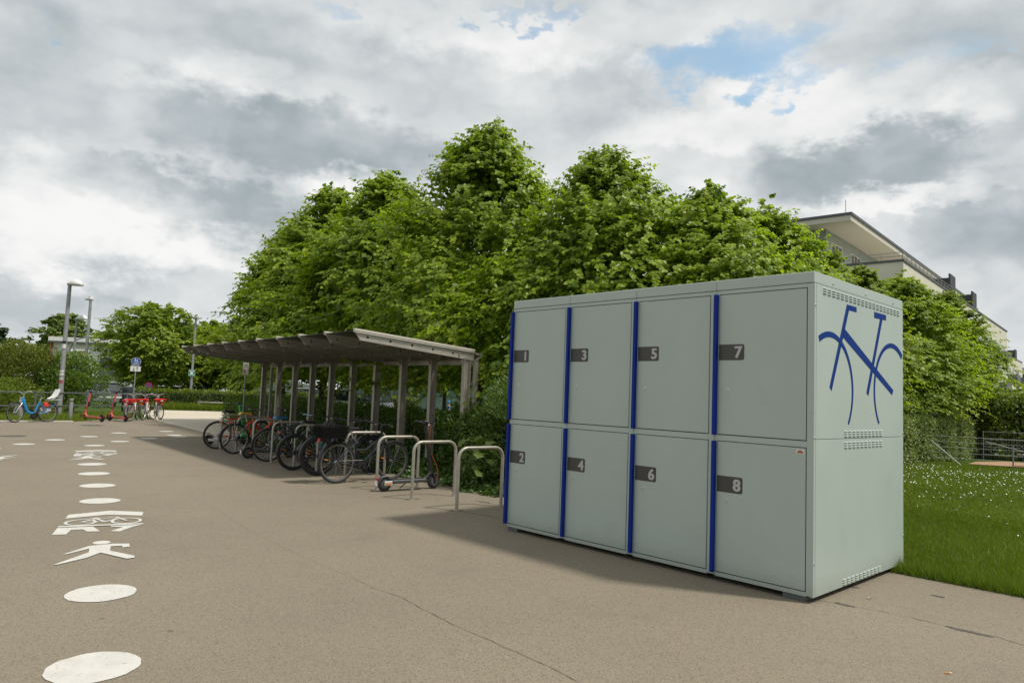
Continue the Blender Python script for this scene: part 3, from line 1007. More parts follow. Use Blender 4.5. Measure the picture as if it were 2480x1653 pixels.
def make_wheel(root, c, r, tw, rim, f=None, hubr=.022, refl=True, spokes=24, disc_guard=None):
    m = MB()
    m.lathe([(.012, -.05), (hubr, -.045), (hubr, -.03), (hubr * .7, -.02), (hubr * .7, .02), (hubr, .03), (hubr, .045), (.012, .05)], 12, c, 'Y')
    w = xf(m, f).build('wheel', rim if rim != RIMK else BLK, root, smooth=True)
    m = MB().tube(circle(c, r - tw), tw, 10, closed=True)
    xf(m, f).build('tyre', RUB, w, smooth=True)
    ri = r - 2 * tw
    m = MB().lathe([(ri + .004, -.011), (ri + .006, .011), (ri - .012, .009), (ri - .016, 0), (ri - .012, -.009), (ri + .004, -.011)], 40, c, 'Y')
    xf(m, f).build('rim', rim, w, smooth=True)
    m = MB()
    for i in range(spokes):
        t = 2 * math.pi * i / spokes; t2 = t + (.32 if i % 2 else -.32)
        s = .022 if (i // 2) % 2 else -.022
        m.tube([(c[0] + hubr * math.cos(t2), s, c[2] + hubr * math.sin(t2)), (c[0] + (ri - .008) * math.cos(t), 0, c[2] + (ri - .008) * math.sin(t))], .0014, 3, caps=False)
    xf(m, f).build('spokes', SPK, w)
    if refl:
        for i in (0,):
            t = math.pi * .92
            p = (c[0] + (ri - .055) * math.cos(t), 0, c[2] + (ri - .055) * math.sin(t))
            q = (c[0] + (ri - .115) * math.cos(t), 0, c[2] + (ri - .115) * math.sin(t))
            m = MB().tube([p, q], .010, 6)
            xf(m, f).build('reflector', ORG, w)
    if disc_guard:
        m = MB().lathe([(.03, -.055), (disc_guard[0], -.05), (disc_guard[0], -.047), (.03, -.052)], 24, c, 'Y')
        xf(m, f).build('spoke_guard', disc_guard[1], w)
    return w
def make_bike(label, cat, loc, rz, frame, group=None, frame2=None, style='diamond', rim=RIMS, tw=.02, r=.325, steer=0.0, lean=0.03, guards=BLK, rack=None,
              basket=None, tub=None, saddle=BLK, grips=BLK, bar='flat', child=None, decal=None, bottle=None, wb=1.02, stand=True, name='bicycle', guard_disc=None, barm=BLK, lamp=True):
    root = thing(name, label, cat, loc, rz, group)
    root.rotation_euler = (lean, 0, rz)
    R0 = Vector((0, 0, r)); F0 = Vector((wb, 0, r)); BBp = Vector((.42, 0, .275))
    ST = Vector((.255, 0, .70)); HT = Vector((.775, 0, .80)); HB = Vector((.83, 0, .655))
    f = rotfn(.83, steer) if steer else None
    frame2 = frame2 or frame
    m = MB()
    if style == 'diamond':
        m.tube([ST + (BBp - ST) * .06, HT + (HB - HT) * .15], .017, 8)
        m.tube([BBp, HB + (HT - HB) * .15], .021, 8)
        m.tube([BBp, ST], .017, 8)
    elif style == 'trapez':
        m.tube([ST + (BBp - ST) * .42, Vector((.5, 0, .52)), HT + (HB - HT) * .45], .016, 8)
        m.tube([BBp, HB], .023, 8)
        m.tube([BBp, ST], .017, 8)
    else:                                                     # step-through: one low curved beam
        m.tube([BBp + Vector((-.02, 0, .02)), Vector((.52, 0, .29)), Vector((.62, 0, .34)), Vector((.70, 0, .47)), Vector((.765, 0, .66)), HT], [.035, .04, .042, .045, .046, .036], 10)
        m.tube([BBp, ST], .022, 8)
    m.tube([HT, HB], .022, 10)
    fm = m.build('frame', frame, root, smooth=True)
    m = MB()
    for s in (-1, 1):
        m.tube([BBp + Vector((-.03, .03 * s, 0)), R0 + Vector((.02, .058 * s, 0))], .010, 6)
        m.tube([ST + Vector((.03, .03 * s, -.06)), R0 + Vector((0, .058 * s, 0))], .009, 6)
    m.build('rear_stays', frame2, fm, smooth=True)
    if decal:
        a, b = (BBp + (HB - BBp) * .35), (BBp + (HB - BBp) * .8)
        dm = MB()
        for i in range(5):
            p = a + (b - a) * (i / 5); q = a + (b - a) * ((i + .62) / 5)
            for s in (-1, 1):
                dm.tube([p + Vector((0, .013 * s, .004)), q + Vector((0, .013 * s, .004))], .0105, 5)
        dm.build('decal', decal, fm)
    make_wheel(root, tuple(R0), r, tw, rim, None, hubr=.03, disc_guard=guard_disc)
    make_wheel(root, tuple(F0), r, tw, rim, f, hubr=.02)
    m = MB()
    cr = HB + Vector((.012, 0, -.02))
    m.tube([HB, cr], .02, 8)
    for s in (-1, 1):
        m.tube([cr, cr + Vector((.01, .05 * s, -.01)), F0 + Vector((-.035, .055 * s, .10)), F0 + Vector((0, .055 * s, 0))], [.014, .016, .014, .008], 7)
    xf(m, f).build('fork', frame2 if style != 'step' else RIMS, root, smooth=True)
    hb = xf(MB().tube([HT, HT + Vector((-.03, 0, .09)), HT + Vector((.02, 0, .115))], .015, 8), f).build('stem', BLK if barm == BLK else ALU, root, smooth=True)
    m = MB(); bz = HT + Vector((.02, 0, .125))
    if bar == 'flat':
        pts = [bz + Vector((-.05, -.31, .02)), bz + Vector((-.02, -.16, .015)), bz, bz + Vector((-.02, .16, .015)), bz + Vector((-.05, .31, .02))]
    else:
        pts = [bz + Vector((-.20, -.29, .07)), bz + Vector((-.09, -.26, .085)), bz + Vector((-.0, -.12, .06)), bz, bz + Vector((0, .12, .06)), bz + Vector((-.09, .26, .085)), bz + Vector((-.20, .29, .07))]
    m.tube(pts, .0115, 8)
    hbar = xf(m, f).build('handlebar', barm, root, smooth=True)
    for s, e in ((0, 1), (-1, -2)):
        d = (pts[e] - pts[s]).normalized()
        xf(MB().tube([pts[s], pts[s] + d * .12], .0165, 8), f).build('grip', grips, hbar, smooth=True)
        l0 = pts[s] + d * .16
        xf(MB().tube([l0 + Vector((.015, 0, -.01)), l0 + Vector((.05, 0, -.02)) - d * .05, l0 + Vector((.05, 0, -.03)) - d * .11], .006, 5), f).build('brake_lever', ALU, hbar)
    if bar != 'flat' or bottle is None:
        cb = [bz + Vector((.0, .1, .0)), bz + Vector((.08, .06, .0)), HB + Vector((.06, .02, .0)), F0 + Vector((-.02, .05, .2))]
        xf(MB().tube(cb, .003, 4), f).build('cable', BLK, hbar)
    sp = ST + Vector((-.045, 0, .14))
    MB().tube([ST, sp], .0135, 8).build('seat_post', ALU, root, smooth=True)
    m = MB()
    prof = [(-.13, .075, .0), (-.10, .085, .018), (-.03, .062, .008), (.04, .034, .002), (.11, .022, .002), (.14, .012, -.004)]
    vs = []; n = 8
    for x, w, dz in prof:
        for k in range(n):
            t = 2 * math.pi * k / n
            vs.append((sp.x + x, w * math.cos(t), sp.z + .022 + dz + .024 * math.sin(t)))
    fs = [(i * n + k, i * n + (k + 1) % n, (i + 1) * n + (k + 1) % n, (i + 1) * n + k) for i in range(len(prof) - 1) for k in range(n)]
    fs += [list(range(n))[::-1], list(range((len(prof) - 1) * n, len(prof) * n))]
    m.add(vs, fs).build('saddle', saddle, root, smooth=True, angle=70)
    m = MB().lathe([(.085, -.062), (.088, -.06), (.088, -.056), (.02, -.056)], 24, tuple(BBp), 'Y')
    m.tube([BBp + Vector((0, -.07, 0)), BBp + Vector((0, .07, 0))], .018, 8)
    m.tube([BBp + Vector((0, -.075, 0)), BBp + Vector((.10, -.085, -.13))], .009, 6)
    m.tube([BBp + Vector((0, .075, 0)), BBp + Vector((-.10, .085, .13))], .009, 6)
    ck = m.build('crankset', BLK, root, smooth=True)
    for s, dx, dz in ((-1, .10, -.13), (1, -.10, .13)):
        MB().cbox(BBp.x + dx - .045, BBp.x + dx + .045, s * .09 - (.08 if s < 0 else 0), s * .09 + (0 if s < 0 else .08), BBp.z + dz - .012, BBp.z + dz + .012, .004).build('pedal', BLK, ck)
    m = MB()
    for dz in (.085, -.085):
        m.tube([BBp + Vector((0, -.058, dz)), R0 + Vector((0, -.05, dz * .4))], .004, 4)
    m.lathe([(.045, -.052), (.05, -.046), (.03, -.035)], 16, tuple(R0), 'Y')
    m.tube([R0 + Vector((.0, -.06, -.03)), R0 + Vector((.035, -.065, -.09)), R0 + Vector((.06, -.05, -.16))], .012, 6)
    m.build('chain', mat('chain_steel', (.16, .15, .14), .4, .8), root)
    if guards:
        def guard(c, a0, a1, ff, nm='mudguard'):
            rr = r + .014
            pts = circle(tuple(c), rr, 22, a0, a1)
            mm = MB(); w = tw + .008
            vs = []
            for p in pts:
                n_ = Vector((p[0] - c.x, 0, p[2] - c.z)).normalized()
                for yy, dr in ((-w, -.012), (-w * .5, 0), (w * .5, 0), (w, -.012)):
                    vs.append((p[0] + n_.x * dr, yy, p[2] + n_.z * dr))
            k = len(pts)
            mm.add(vs, [(i * 4 + j, i * 4 + j + 1, (i + 1) * 4 + j + 1, (i + 1) * 4 + j) for i in range(k - 1) for j in range(3)])
            for s in (-1, 1):
                q = pts[4 if a0 > 100 else 3]
                mm.tube([(c.x, .05 * s, c.z), (q[0], .02 * s, q[2])], .0022, 4)
            xf(mm, ff).build(nm, guards, root, smooth=True)
        guard(R0, 190, 60, None)
        guard(F0, 155, 50, f)
    if rack:
        m = MB(); zt = 2 * r + .065
        for s in (-1, 1):
            m.tube([(.10, .055 * s, zt), (-.30, .06 * s, zt)], .0055, 6)
            m.tube([(-.22, .06 * s, zt), (0, .065 * s, r + .02)], .005, 6)
            m.tube([(-.05, .06 * s, zt), (0, .065 * s, r + .02)], .005, 6)
        for x in (-.30, -.18, -.06, .06):
            m.tube([(x, -.06, zt), (x, .06, zt)], .0045, 6)
        m.tube([(.10, 0, zt), (.24, 0, zt - .02)], .006, 6)
        rk = m.build('rack', rack, root, smooth=True)
        if basket is None and child is None:
            MB().cbox(-.325, -.308, -.045, .045, zt - .05, zt - .015, .003).build('tail_light', REDL, rk)
    if basket:
        zt = 2 * r + .075
        bk = MB()
        x0, x1, w0, w1, h = -.34, .07, .13, .155, .19
        for i in range(15):
            t = i / 14
            x = x0 + (x1 - x0) * t
            for s in (-1, 1):
                bk.tube([(x, w0 * s, zt), (x, w1 * s, zt + h)], .0035, 4, caps=False)
        for i in range(11):
            y = -1 + 2 * i / 10
            for x, dx in ((x0, -.02), (x1, .02)):
                bk.tube([(x, y * w0, zt), (x + dx, y * w1, zt + h)], .0035, 4, caps=False)
        for j in range(8):
            t = j / 7
            w = w0 + (w1 - w0) * t; e = .02 * t
            bk.tube([(x0 - e, -w, zt + h * t), (x1 + e, -w, zt + h * t), (x1 + e, w, zt + h * t), (x0 - e, w, zt + h * t)], .0035 if j < 7 else .006, 4, closed=True)
        for i in range(9):
            y = w0 * (-1 + 2 * i / 8)
            bk.tube([(x0, y, zt), (x1, y, zt)], .003, 4, caps=False)
        bo_ = bk.build('basket', basket, root)
        ln = MB()
        ln.box(x0 + .006, x1 - .006, -w0 + .006, w0 - .006, zt + .004, zt + .006)
        for s in (-1, 1): ln.add([(x0 + .008, s * (w0 - .006), zt), (x1 - .008, s * (w0 - .006), zt), (x1 + .012, s * (w1 - .008), zt + h - .02), (x0 - .012, s * (w1 - .008), zt + h - .02)], [(0, 1, 2, 3)])
        for x, dx in ((x0 + .006, -.016), (x1 - .006, .016)): ln.add([(x, -w0 + .006, zt), (x, w0 - .006, zt), (x + dx, w1 - .008, zt + h - .02), (x + dx, -w1 + .008, zt + h - .02)], [(0, 1, 2, 3)])
        ln.build('basket_lining', basket, bo_)
        MB().lathe([(.0, -.012), (.032, -.012), (.034, 0), (.03, .006)], 16, (-.33, 0, zt - .04), 'X').build('tail_light', REDL, bo_)
        cargo = MB()
        for i in range(9):
            a = R_.uniform(x0 + .05, x1 - .05); b = R_.uniform(-.1, .1); c2 = R_.uniform(x0 + .05, x1 - .05); d2 = R_.uniform(-.1, .1)
            cargo.tube([(a, b, zt + .02), ((a + c2) / 2, (b + d2) / 2, zt + h + R_.uniform(.0, .06)), (c2, d2, zt + .03)], .012, 6)
        cargo.build('lock_cable', BLK, bo_, smooth=True)
    if tub:                                                     # front carrier tub of a hire bicycle
        m = MB()
        x0, x1 = .86, 1.16; zb, zt = .68, .82
        o = [(x0, -.13, zb), (x1 - .04, -.15, zb), (x1 - .04, .15, zb), (x0, .13, zb)]
        tq = [(x0 - .02, -.17, zt), (x1 + .03, -.20, zt - .03), (x1 + .03, .20, zt - .03), (x0 - .02, .17, zt)]
        ti = [(x0 + .0, -.15, zt), (x1 + .01, -.18, zt - .03), (x1 + .01, .18, zt - .03), (x0 + .0, .15, zt)]
        ib = [(x0 + .02, -.11, zb + .02), (x1 - .06, -.13, zb + .02), (x1 - .06, .13, zb + .02), (x0 + .02, .11, zb + .02)]
        m.add(o + tq + ti + ib, [(0, 3, 2, 1)] + [(i, (i + 1) % 4, 4 + (i + 1) % 4, 4 + i) for i in range(4)] + [(4 + i, 4 + (i + 1) % 4, 8 + (i + 1) % 4, 8 + i) for i in range(4)]
              + [(8 + i, 8 + (i + 1) % 4, 12 + (i + 1) % 4, 12 + i) for i in range(4)] + [(12, 13, 14, 15)])
        tb = xf(m, f).build('carrier', tub, root)
        xf(MB().cbox(1.17, 1.175, -.05, .05, .72, .77, .001), f).build('carrier_badge', LAMPG, tb)
    elif lamp:
        xf(MB().lathe([(.0, -.03), (.02, -.028), (.028, 0), (.026, .004), (0, .006)], 12, (.89, 0, .72), 'X'), f).build('headlight', LAMPG, root)
    if child:
        zt = 2 * r + .075
        cs = MB()
        cs.cbox(-.36, .02, -.15, .15, zt - .01, zt + .03, .01)
        c1 = cs.build('rear_carrier', mat('carrier_grey', (.32, .33, .34), .5), root)
        m = MB()
        prof = [(-.04, zt + .05, .12), (-.12, zt + .07, .14), (-.2, zt + .14, .15), (-.26, zt + .27, .14), (-.30, zt + .36, .11)]
        vs = []
        for x, z, w in prof:
            vs += [(x, -w, z + .03), (x + .02, -w * .6, z), (x + .02, w * .6, z), (x, w, z + .03), (x - .03, w * .9, z - .01), (x - .03, -w * .9, z - .01)]
        fs = [(i * 6 + k, i * 6 + (k + 1) % 6, (i + 1) * 6 + (k + 1) % 6, (i + 1) * 6 + k) for i in range(4) for k in range(6)] + [(0, 1, 2, 3, 4, 5), (24, 25, 26, 27, 28, 29)]
        m.add(vs, fs).build('child_seat', child, root, smooth=True, angle=60)
        for s in (-1, 1):
            MB().tube([(-.28, .1 * s, zt), (0, .06 * s, r + .05)], .008, 6).build('carrier_strut', frame, c1)
        MB().cbox(-.02, .14, -.05, .05, .50, .66, .02).build('battery_box', mat('bag_red', (.62, .06, .04), .5), root)
        pl_ = MB().cbox(-.15, .20, -.062, -.054, .36, .47, .004)
        pl_.build('advert_panel', mat('panel_white', (.72, .72, .70), .5), root)
        MB().lathe([(.0, -.07), (.10, -.065), (.12, 0), (.10, .065), (0, .07)], 16, (.42, 0, .21), 'Y').build('motor', BLK, root, smooth=True)
    if bottle:
        MB().lathe([(0, 0), (.033, .002), (.033, .13), (.02, .15), (.014, .17), (0, .172)], 12, (.46, .0, .40), 'Z').build('bottle', bottle, root, smooth=True)
    if stand:
        MB().tube([(.30, .05, .26), (.22, .16, .015)], .008, 6).build('kickstand', BLK, root)
    return root
RACKSIDE = ROWROT
FR_RED = mat('frame_red', (.72, .035, .018), .35, coat=.4); FR_ORG = mat('frame_orange_red', (.70, .06, .02), .35, coat=.4)
FR_GREY = mat('frame_grey', (.12, .125, .13), .35, .4); FR_TEAL = mat('frame_grey_teal', (.075, .115, .12), .35, .3); TEALB = mat('teal_bar', (.12, .36, .36), .35)
FR_BLUEG = mat('frame_midnight', (.020, .026, .034), .3, .3, coat=.4)
WHT = mat('white_paint', (.74, .74, .72), .4); BLUEP = mat('saddle_blue', (.02, .13, .30), .45); YEL = mat('saddle_yellow', (.62, .38, .05), .5)
def in_rack(c, d, ang=0.0):
    p = row(c, d); return (p.x, p.y, 0.0), ROWROT + ang
CAT = 'bicycle'; GR = 'bicycles parked at the hoops'
l, a = in_rack(16.95, 5.36, .02)
make_bike('bright red bicycle with a black saddle beside the green scooter', CAT, l, a, FR_RED, GR, rack=None, lean=.05, guards=None, rim=RIMS, steer=.2, guard_disc=(.075, WHT))
l, a = in_rack(15.70, 5.34, .05)
make_bike('orange red and grey bicycle with a rear rack and a yellow tipped saddle', CAT, l, a, FR_ORG, GR, frame2=FR_GREY, rack=ALU, lean=-.04, rim=RIMS, saddle=YEL, steer=-.15)
l, a = in_rack(13.95, 5.40, -.03)
make_bike('grey teal bicycle with a teal handlebar and a blue and white saddle', CAT, l, a, FR_TEAL, GR, lean=.04, rim=RIMS, saddle=BLUEP, barm=TEALB, steer=.12, rack=None)
l, a = in_rack(12.38, 5.28, -.02)
make_bike('black trekking bicycle with a blue drink bottle between the middle hoops', CAT, l, a, BLKG, GR, lean=.05, rim=RIMK, tw=.024, rack=BLK, bottle=mat('bottle_blue', (.03, .35, .55), .3), steer=.2)
l, a = in_rack(12.02, 5.62, -.06)
make_bike('black bicycle squeezed behind the fat tyred one, only its bars standing clear', CAT, l, a, FR_GREY, GR, lean=-.05, rim=RIMK, style='trapez', steer=-.2, guards=None)
l, a = in_rack(11.47, 5.33, .0)
make_bike('fat tyred dark bicycle with white lettering marks on its frame and a long mudguard', CAT, l, a, BLKG, GR, lean=-.04, rim=RIMK, tw=.03, r=.335, decal=WHT, steer=.1, style='diamond')
l, a = in_rack(10.46, 5.18, .03)
make_bike('black bicycle with a black basket on its rear rack', CAT, l, a, FR_BLUEG, GR, lean=.02, rim=mat('rim_grey', (.30, .30, .31), .3, .8), style='trapez', basket=mat('basket_black', (.009, .009, .009), .8, 0, .15), rack=BLK, steer=.05, tw=.021)
# hire bicycles on the left
FR_LBLUE = mat('frame_light_blue', (.015, .23, .55), .35, coat=.3)
hd = lambda x, y: math.atan2(y, x)
make_bike('light blue hire bicycle with a white child seat standing by the railing', CAT, (-15.50, 23.95, 0), hd(-.12, -1.0) - .35, FR_LBLUE, None, style='step', child=WHT, bar='swept', barm=ALU, steer=.25, rim=ALU, wb=1.05, lean=.05, tw=.019)
FR_WHT = mat('frame_silver_white', (.62, .62, .62), .35, .3); TUB = mat('tub_red', (.72, .025, .02), .4)
HB_ = [('white hire bicycle with a red front tub, next to the e-scooters', (-14.22, 27.25, 0), hd(.33, -.95), -.45),
       ('white hire bicycle with a red front tub, middle of the three', (-14.25, 28.2, 0), hd(.30, -.95), -.15),
       ('white hire bicycle with a red front tub, at the edge of the pale path', (-14.35, 28.95, 0), hd(.55, -.83), .25)]
for lab, loc, rz, st in HB_:
    make_bike(lab, CAT, loc, rz, FR_WHT, 'red and white hire bicycles in a row', style='step', tub=TUB, bar='swept', barm=ALU, steer=st, rim=ALU, guards=TUB, lean=.06, tw=.019)
# ================================================================ e-scooters
def make_scooter(label, loc, rz, deckm, stemm, name='e_scooter', group=None, r=.11, wb=.86, steer=0.0, cable=None, sharing=False, lean=.0, foldm=None, fend=None, plate=False):
    root = thing(name, label, 'e-scooter', loc, rz, group)
    root.rotation_euler = (lean, 0, rz)
    f = rotfn(wb - .05, steer) if steer else None
    def wheel(c, ff):
        m = MB().lathe([(.018, -.035), (r * .58, -.034), (r * .62, -.026), (r * .62, .026), (r * .58, .034), (.018, .035)], 20, c, 'Y')
        w = xf(m, ff).build('wheel', FR_GREY if not sharing else BLK, root, smooth=True)
        m = MB().tube(circle(c, r - .026, 28), .026, 10, closed=True)
        m.lathe([(r * .60, -.022), (r - .03, -.024), (r - .03, .024), (r * .60, .022)], 24, c, 'Y')
        xf(m, ff).build('tyre', RUB, w, smooth=True)
        return w
    wheel((0, 0, r), None); wheel((wb, 0, r), f)
    hw = .075
    dm = MB().cbox(.10, wb - .17, -hw, hw, r + .005, r + .06, .012)
    dk = dm.build('deck', deckm, root)
    MB().cbox(.14, wb - .20, -hw + .012, hw - .012, r + .0605, r + .064, .001).build('deck_grip', RUB, dk)
    m = MB()
    for s in (-1, 1): m.cbox(-.03, .13, s * .05 - .012, s * .05 + .012, r - .02, r + .045, .006)
    ra = m.build('rear_arm', fend or deckm, dk)
    if plate:
        for s in (-1, 1): MB().cbox(.0, .07, s * .064 - .003, s * .064 + .003, r - .008, r + .018, .002).build('side_reflector', ORG, ra)
    fe = MB()
    pts = circle((0, 0, r), r + .016, 12, 175, 50)
    vs = []
    for p in pts:
        n_ = Vector((p[0], 0, p[2] - r)).normalized()
        for yy, dr in ((-.042, -.012), (-.03, 0), (.03, 0), (.042, -.012)): vs.append((p[0] + n_.x * dr, yy, p[2] + n_.z * dr))
    fe.add(vs, [(i * 4 + j, i * 4 + j + 1, (i + 1) * 4 + j + 1, (i + 1) * 4 + j) for i in range(12) for j in range(3)])
    fo = fe.build('fender', deckm if not sharing else BLK, root, smooth=True)
    MB().cbox(-r - .028, -r - .012, -.03, .03, r + .06, r + .095, .003).build('tail_light', REDL, fo)
    if plate:
        MB().cbox(-r - .034, -r - .028, -.033, .033, r - .02, r + .055, .001).build('licence_plate', WHT, fo)
    m = MB()
    base = Vector((wb - .05, 0, r + .17)); top = Vector((wb - .20, 0, 1.0))
    m.tube([(wb - .19, 0, r + .04), (wb - .11, 0, r + .08), base], [.035, .032, .03], 10)
    m.build('neck', foldm or stemm, root, smooth=True)
    m = MB().tube([base + Vector((0, 0, -.06)), top], [.029, .026] if not sharing else [.038, .034], 12)
    st = xf(m, f).build('stem', stemm, root, smooth=True)
    if sharing:
        ax = (top - base)
        xf(MB().cbox(base.x + ax.x * .42 - .085, base.x + ax.x * .42 - .028, -.035, .035, base.z + ax.z * .30, base.z + ax.z * .56, .01), f).build('phone_box', BLK, st)
        xf(MB().tube([base + ax * .2, base + ax * .27], .042, 10), f).build('clamp', BLK, st)
    m = MB()
    for s in (-1, 1): m.tube([base + Vector((.01, .03 * s, -.02)), (wb - .01, .042 * s, r + .06), (wb, .042 * s, r)], [.016, .014, .012], 6)
    m.cbox(wb - .075, wb + .05, -.035, .035, r * 2 + .005, r * 2 + .02, .004)
    xf(m, f).build('fork', stemm if sharing else BLK, root)
    hb = xf(MB().tube([top + Vector((-.02, -.25, .03)), top + Vector((0, -.1, .03)), top + Vector((0, .1, .03)), top + Vector((-.02, .25, .03))], .014, 8), f).build('handlebar', BLK if sharing else FR_GREY, root, smooth=True)
    for s in (-1, 1): xf(MB().tube([top + Vector((-.02, .25 * s, .03)), top + Vector((-.01, .14 * s, .03))], .019, 8), f).build('grip', BLK, hb, smooth=True)
    xf(MB().cbox(top.x - .05, top.x + .05, -.045, .045, top.z + .0, top.z + .055, .012), f).build('display', BLK, hb)
    xf(MB().lathe([(0, -.02), (.022, -.018), (.024, .01), (0, .014)], 12, (top.x + .05, 0, top.z - .01), 'X'), f).build('headlight', LAMPG, hb)
    if cable:
        xf(MB().tube([top + Vector((.05, -.05, .02)), top + Vector((.07, -.04, -.12)), top + Vector((.035, -.025, -.28)), base + (top - base) * .5 + Vector((.03, -.02, 0))], .0042, 6), f).build('cable', cable, root, smooth=True)
        xf(MB().tube([base + (top - base) * .36 + Vector((.03, -.02, 0)), base + Vector((.085, -.03, .05)), (wb + .045, -.045, r + .1), (wb + .01, -.05, r + .02)], .005, 6), f).build('brake_hose', mat('hose_red', (.36, .035, .02), .5), root, smooth=True)
    MB().tube([(.42, .06, r + .01), (.36, .17, .01)], .008, 6).build('kickstand', BLK, root)
    return root
SC_GREY = mat('scooter_grey', (.055, .057, .062), .5, .2); CORAL = mat('scooter_coral', (.60, .115, .10), .45, coat=.2); LIME = mat('scooter_green', (.02, .42, .08), .4, coat=.2)
q = row(9.36, 5.42)
make_scooter('black e-scooter with an orange cable parked between two empty hoops', (q.x, q.y, 0), ROWROT - .02, SC_GREY, BLK, cable=mat('cable_orange', (.42, .11, .02), .5), steer=.05, plate=True, fend=mat('arm_alu', (.5, .48, .45), .4, .5))
q = row(14.66, 5.27)
make_scooter('dark grey e-scooter half hidden behind the teal bicycle, its rear wheel showing', (q.x, q.y, 0), ROWROT - .05, SC_GREY, BLK, r=.115, plate=True)
q = row(18.05, 5.52)
make_scooter('green stemmed e-scooter with a white deck behind the bright red bicycle', (q.x, q.y, 0), ROWROT - .10, WHT, LIME, sharing=True, r=.12)
make_scooter('coral red hire e-scooter nearer the lamp post', (-14.33, 25.12, 0), hd(-.97, .45), CORAL, CORAL, group='coral hire e-scooters', sharing=True, r=.125, wb=.98, steer=.4)
make_scooter('coral red hire e-scooter nearer the hire bicycles', (-13.78, 25.65, 0), hd(-.93, .55), CORAL, CORAL, group='coral hire e-scooters', sharing=True, r=.125, wb=.98, steer=.3)
# ================================================================ street furniture on the left
GALV = mat('galvanised_steel', (.30, .31, .315), .5, .4, vary=.12, vscale=5); GALVD = mat('grey_railing', (.13, .135, .14), .5, .3, vary=.1, vscale=4)
PALEM = mat('lamp_white', (.66, .66, .64), .45)
bl0 = None
for lab, p in [('grey steel bollard behind the light blue hire bicycle', (-17.0, 24.8)), ('grey steel bollard between the lamp post and the e-scooters', (-15.51, 25.22)), ('grey steel bollard beside the red tub bicycles', (-15.15, 28.1))]:
    if bl0 is None:
        bl0 = thing('bollard', lab, 'bollard', (*p, 0), 0, 'steel bollards along the kerb')
        MB().lathe([(.062, -.02), (.062, .76), (.058, .772), (0, .776)], 20, (0, 0, 0)).build('bollard_post', GALV, bl0, smooth=True)
        MB().lathe([(.064, .66), (.0645, .70), (.064, .72)], 20, (0, 0, 0)).build('band', GALVD, bl0, smooth=True)
    else:
        dup(bl0, (*p, 0), 0, lab)
ra_ = thing('railing', 'long grey two bar steel railing in front of the bushes', 'railing', (-16.57, 27.9, 0), math.atan2(4.6, 2.0))
for x in (-12.0, -10.0, -8.0, -6.0, -4.0, -2.0, 0.0, 1.75, 3.3):
    MB().cbox(x - .03, x + .03, -.02, .02, -.02, .90, .004).build('post', GALVD, ra_)
for z in (.90, .42):
    MB().cbox(-12.4, 3.36, -.03, .03, z, z + (.05 if z > .6 else .04), .006).build('rail', GALVD, ra_)
def lamp_post(label, loc, h, r0, kind, rz, head=1.0, arm=.5, stickers=False, band=True, name='street_lamp'):
    root = thing(name, label, 'street lamp', (*loc, ground_z(*loc) + .008), rz, 'street lamps on the left')
    m = MB()
    if kind == 'curved':
        pts = [(0, 0, -.05), (0, 0, h * .72)]
        for k in range(1, 9):
            t = math.pi / 2 * k / 8 * .85
            pts.append((arm * (1 - math.cos(t)), 0, h * .72 + h * .26 * math.sin(t)))
        pts.append((arm * 1.35, 0, h))
        m.tube(pts, [r0] * 2 + [r0 * (1 - .05 * k) for k in range(9)], 10)
    else:
        m.tube([(0, 0, -.05), (0, 0, 1.1), (0, 0, 1.15), (0, 0, h)], [r0 * 1.12, r0 * 1.1, r0, r0 * .78], 14)
    po = m.build('pole', GALV, root, smooth=True)
    s = head
    if kind == 'dome':
        m = MB()
        prof = [(0, .27), (.10, .26), (.2, .20), (.27, .10), (.285, 0), (.27, -.015)]
        vs = []; n = 20
        for r, z in prof:
            for k in range(n):
                t = 2 * math.pi * k / n
                vs.append((.22 + arm * .2 + r * 1.25 * math.cos(t) * s, r * s * math.sin(t), h + z * s))
        fs = [(i * n + k, i * n + (k + 1) % n, (i + 1) * n + (k + 1) % n, (i + 1) * n + k) for i in range(len(prof) - 1) for k in range(n)]
        hd_ = m.add(vs, fs).build('lamp_head', PALEM, root, smooth=True, angle=60)
        MB().lathe([(0, -.012), (.26 * s, -.012)], 20, (.22 + arm * .2, 0, h)).build('lens', mat('lamp_lens_grey', (.4, .41, .42), .3), hd_)
        MB().cbox(-.10 * s, .12 * s, -.07, .07, h - .02, h + .11 * s, .02).build('lamp_neck', GALV, root)
    elif kind == 'box':
        MB().cbox(-.42, .12, -.13, .13, h - .02, h + .11, .03).build('lamp_head', PALEM, root)
        MB().cbox(-.12, .10, -.10, .10, h + .11, h + .19, .02).build('lamp_cap', PALEM, root)
    elif kind == 'disc':
        MB().lathe([(0, .10), (.12, .09), (.24, .04), (.25, .02), (.1, 0), (0, 0)], 18, (.12, 0, h)).build('lamp_head', GALV, root, smooth=True)
    elif kind == 'curved':
        MB().cbox(arm * 1.3, arm * 1.3 + .62, -.12, .12, h - .02, h + .09, .03).build('lamp_head', PALEM, root)
    if stickers:
        for z, hh, mm in ((2.62, .16, WHT), (1.72, .06, WHT), (1.60, .07, WHT), (1.44, .06, mat('sticker_pale', (.6, .55, .55), .5)), (1.30, .09, mat('sticker_red', (.4, .05, .07), .5)), (2.80, .10, BLK)):
            MB().lathe([(r0 * 1.03, z), (r0 * 1.03, z + hh)], 10, (0, 0, 0), a0=-2.3, a1=-.2).build('sticker', mm, po)
    return root
lamp_post('tall grey street lamp with stickers and a dome head beside the light blue bicycle', (-17.05, 27.0), 5.05, .085, 'dome', -.3, .78, stickers=True)
lamp_post('grey street lamp with a flat box head', (-25.2, 42.0), 6.2, .10, 'box', -.5)
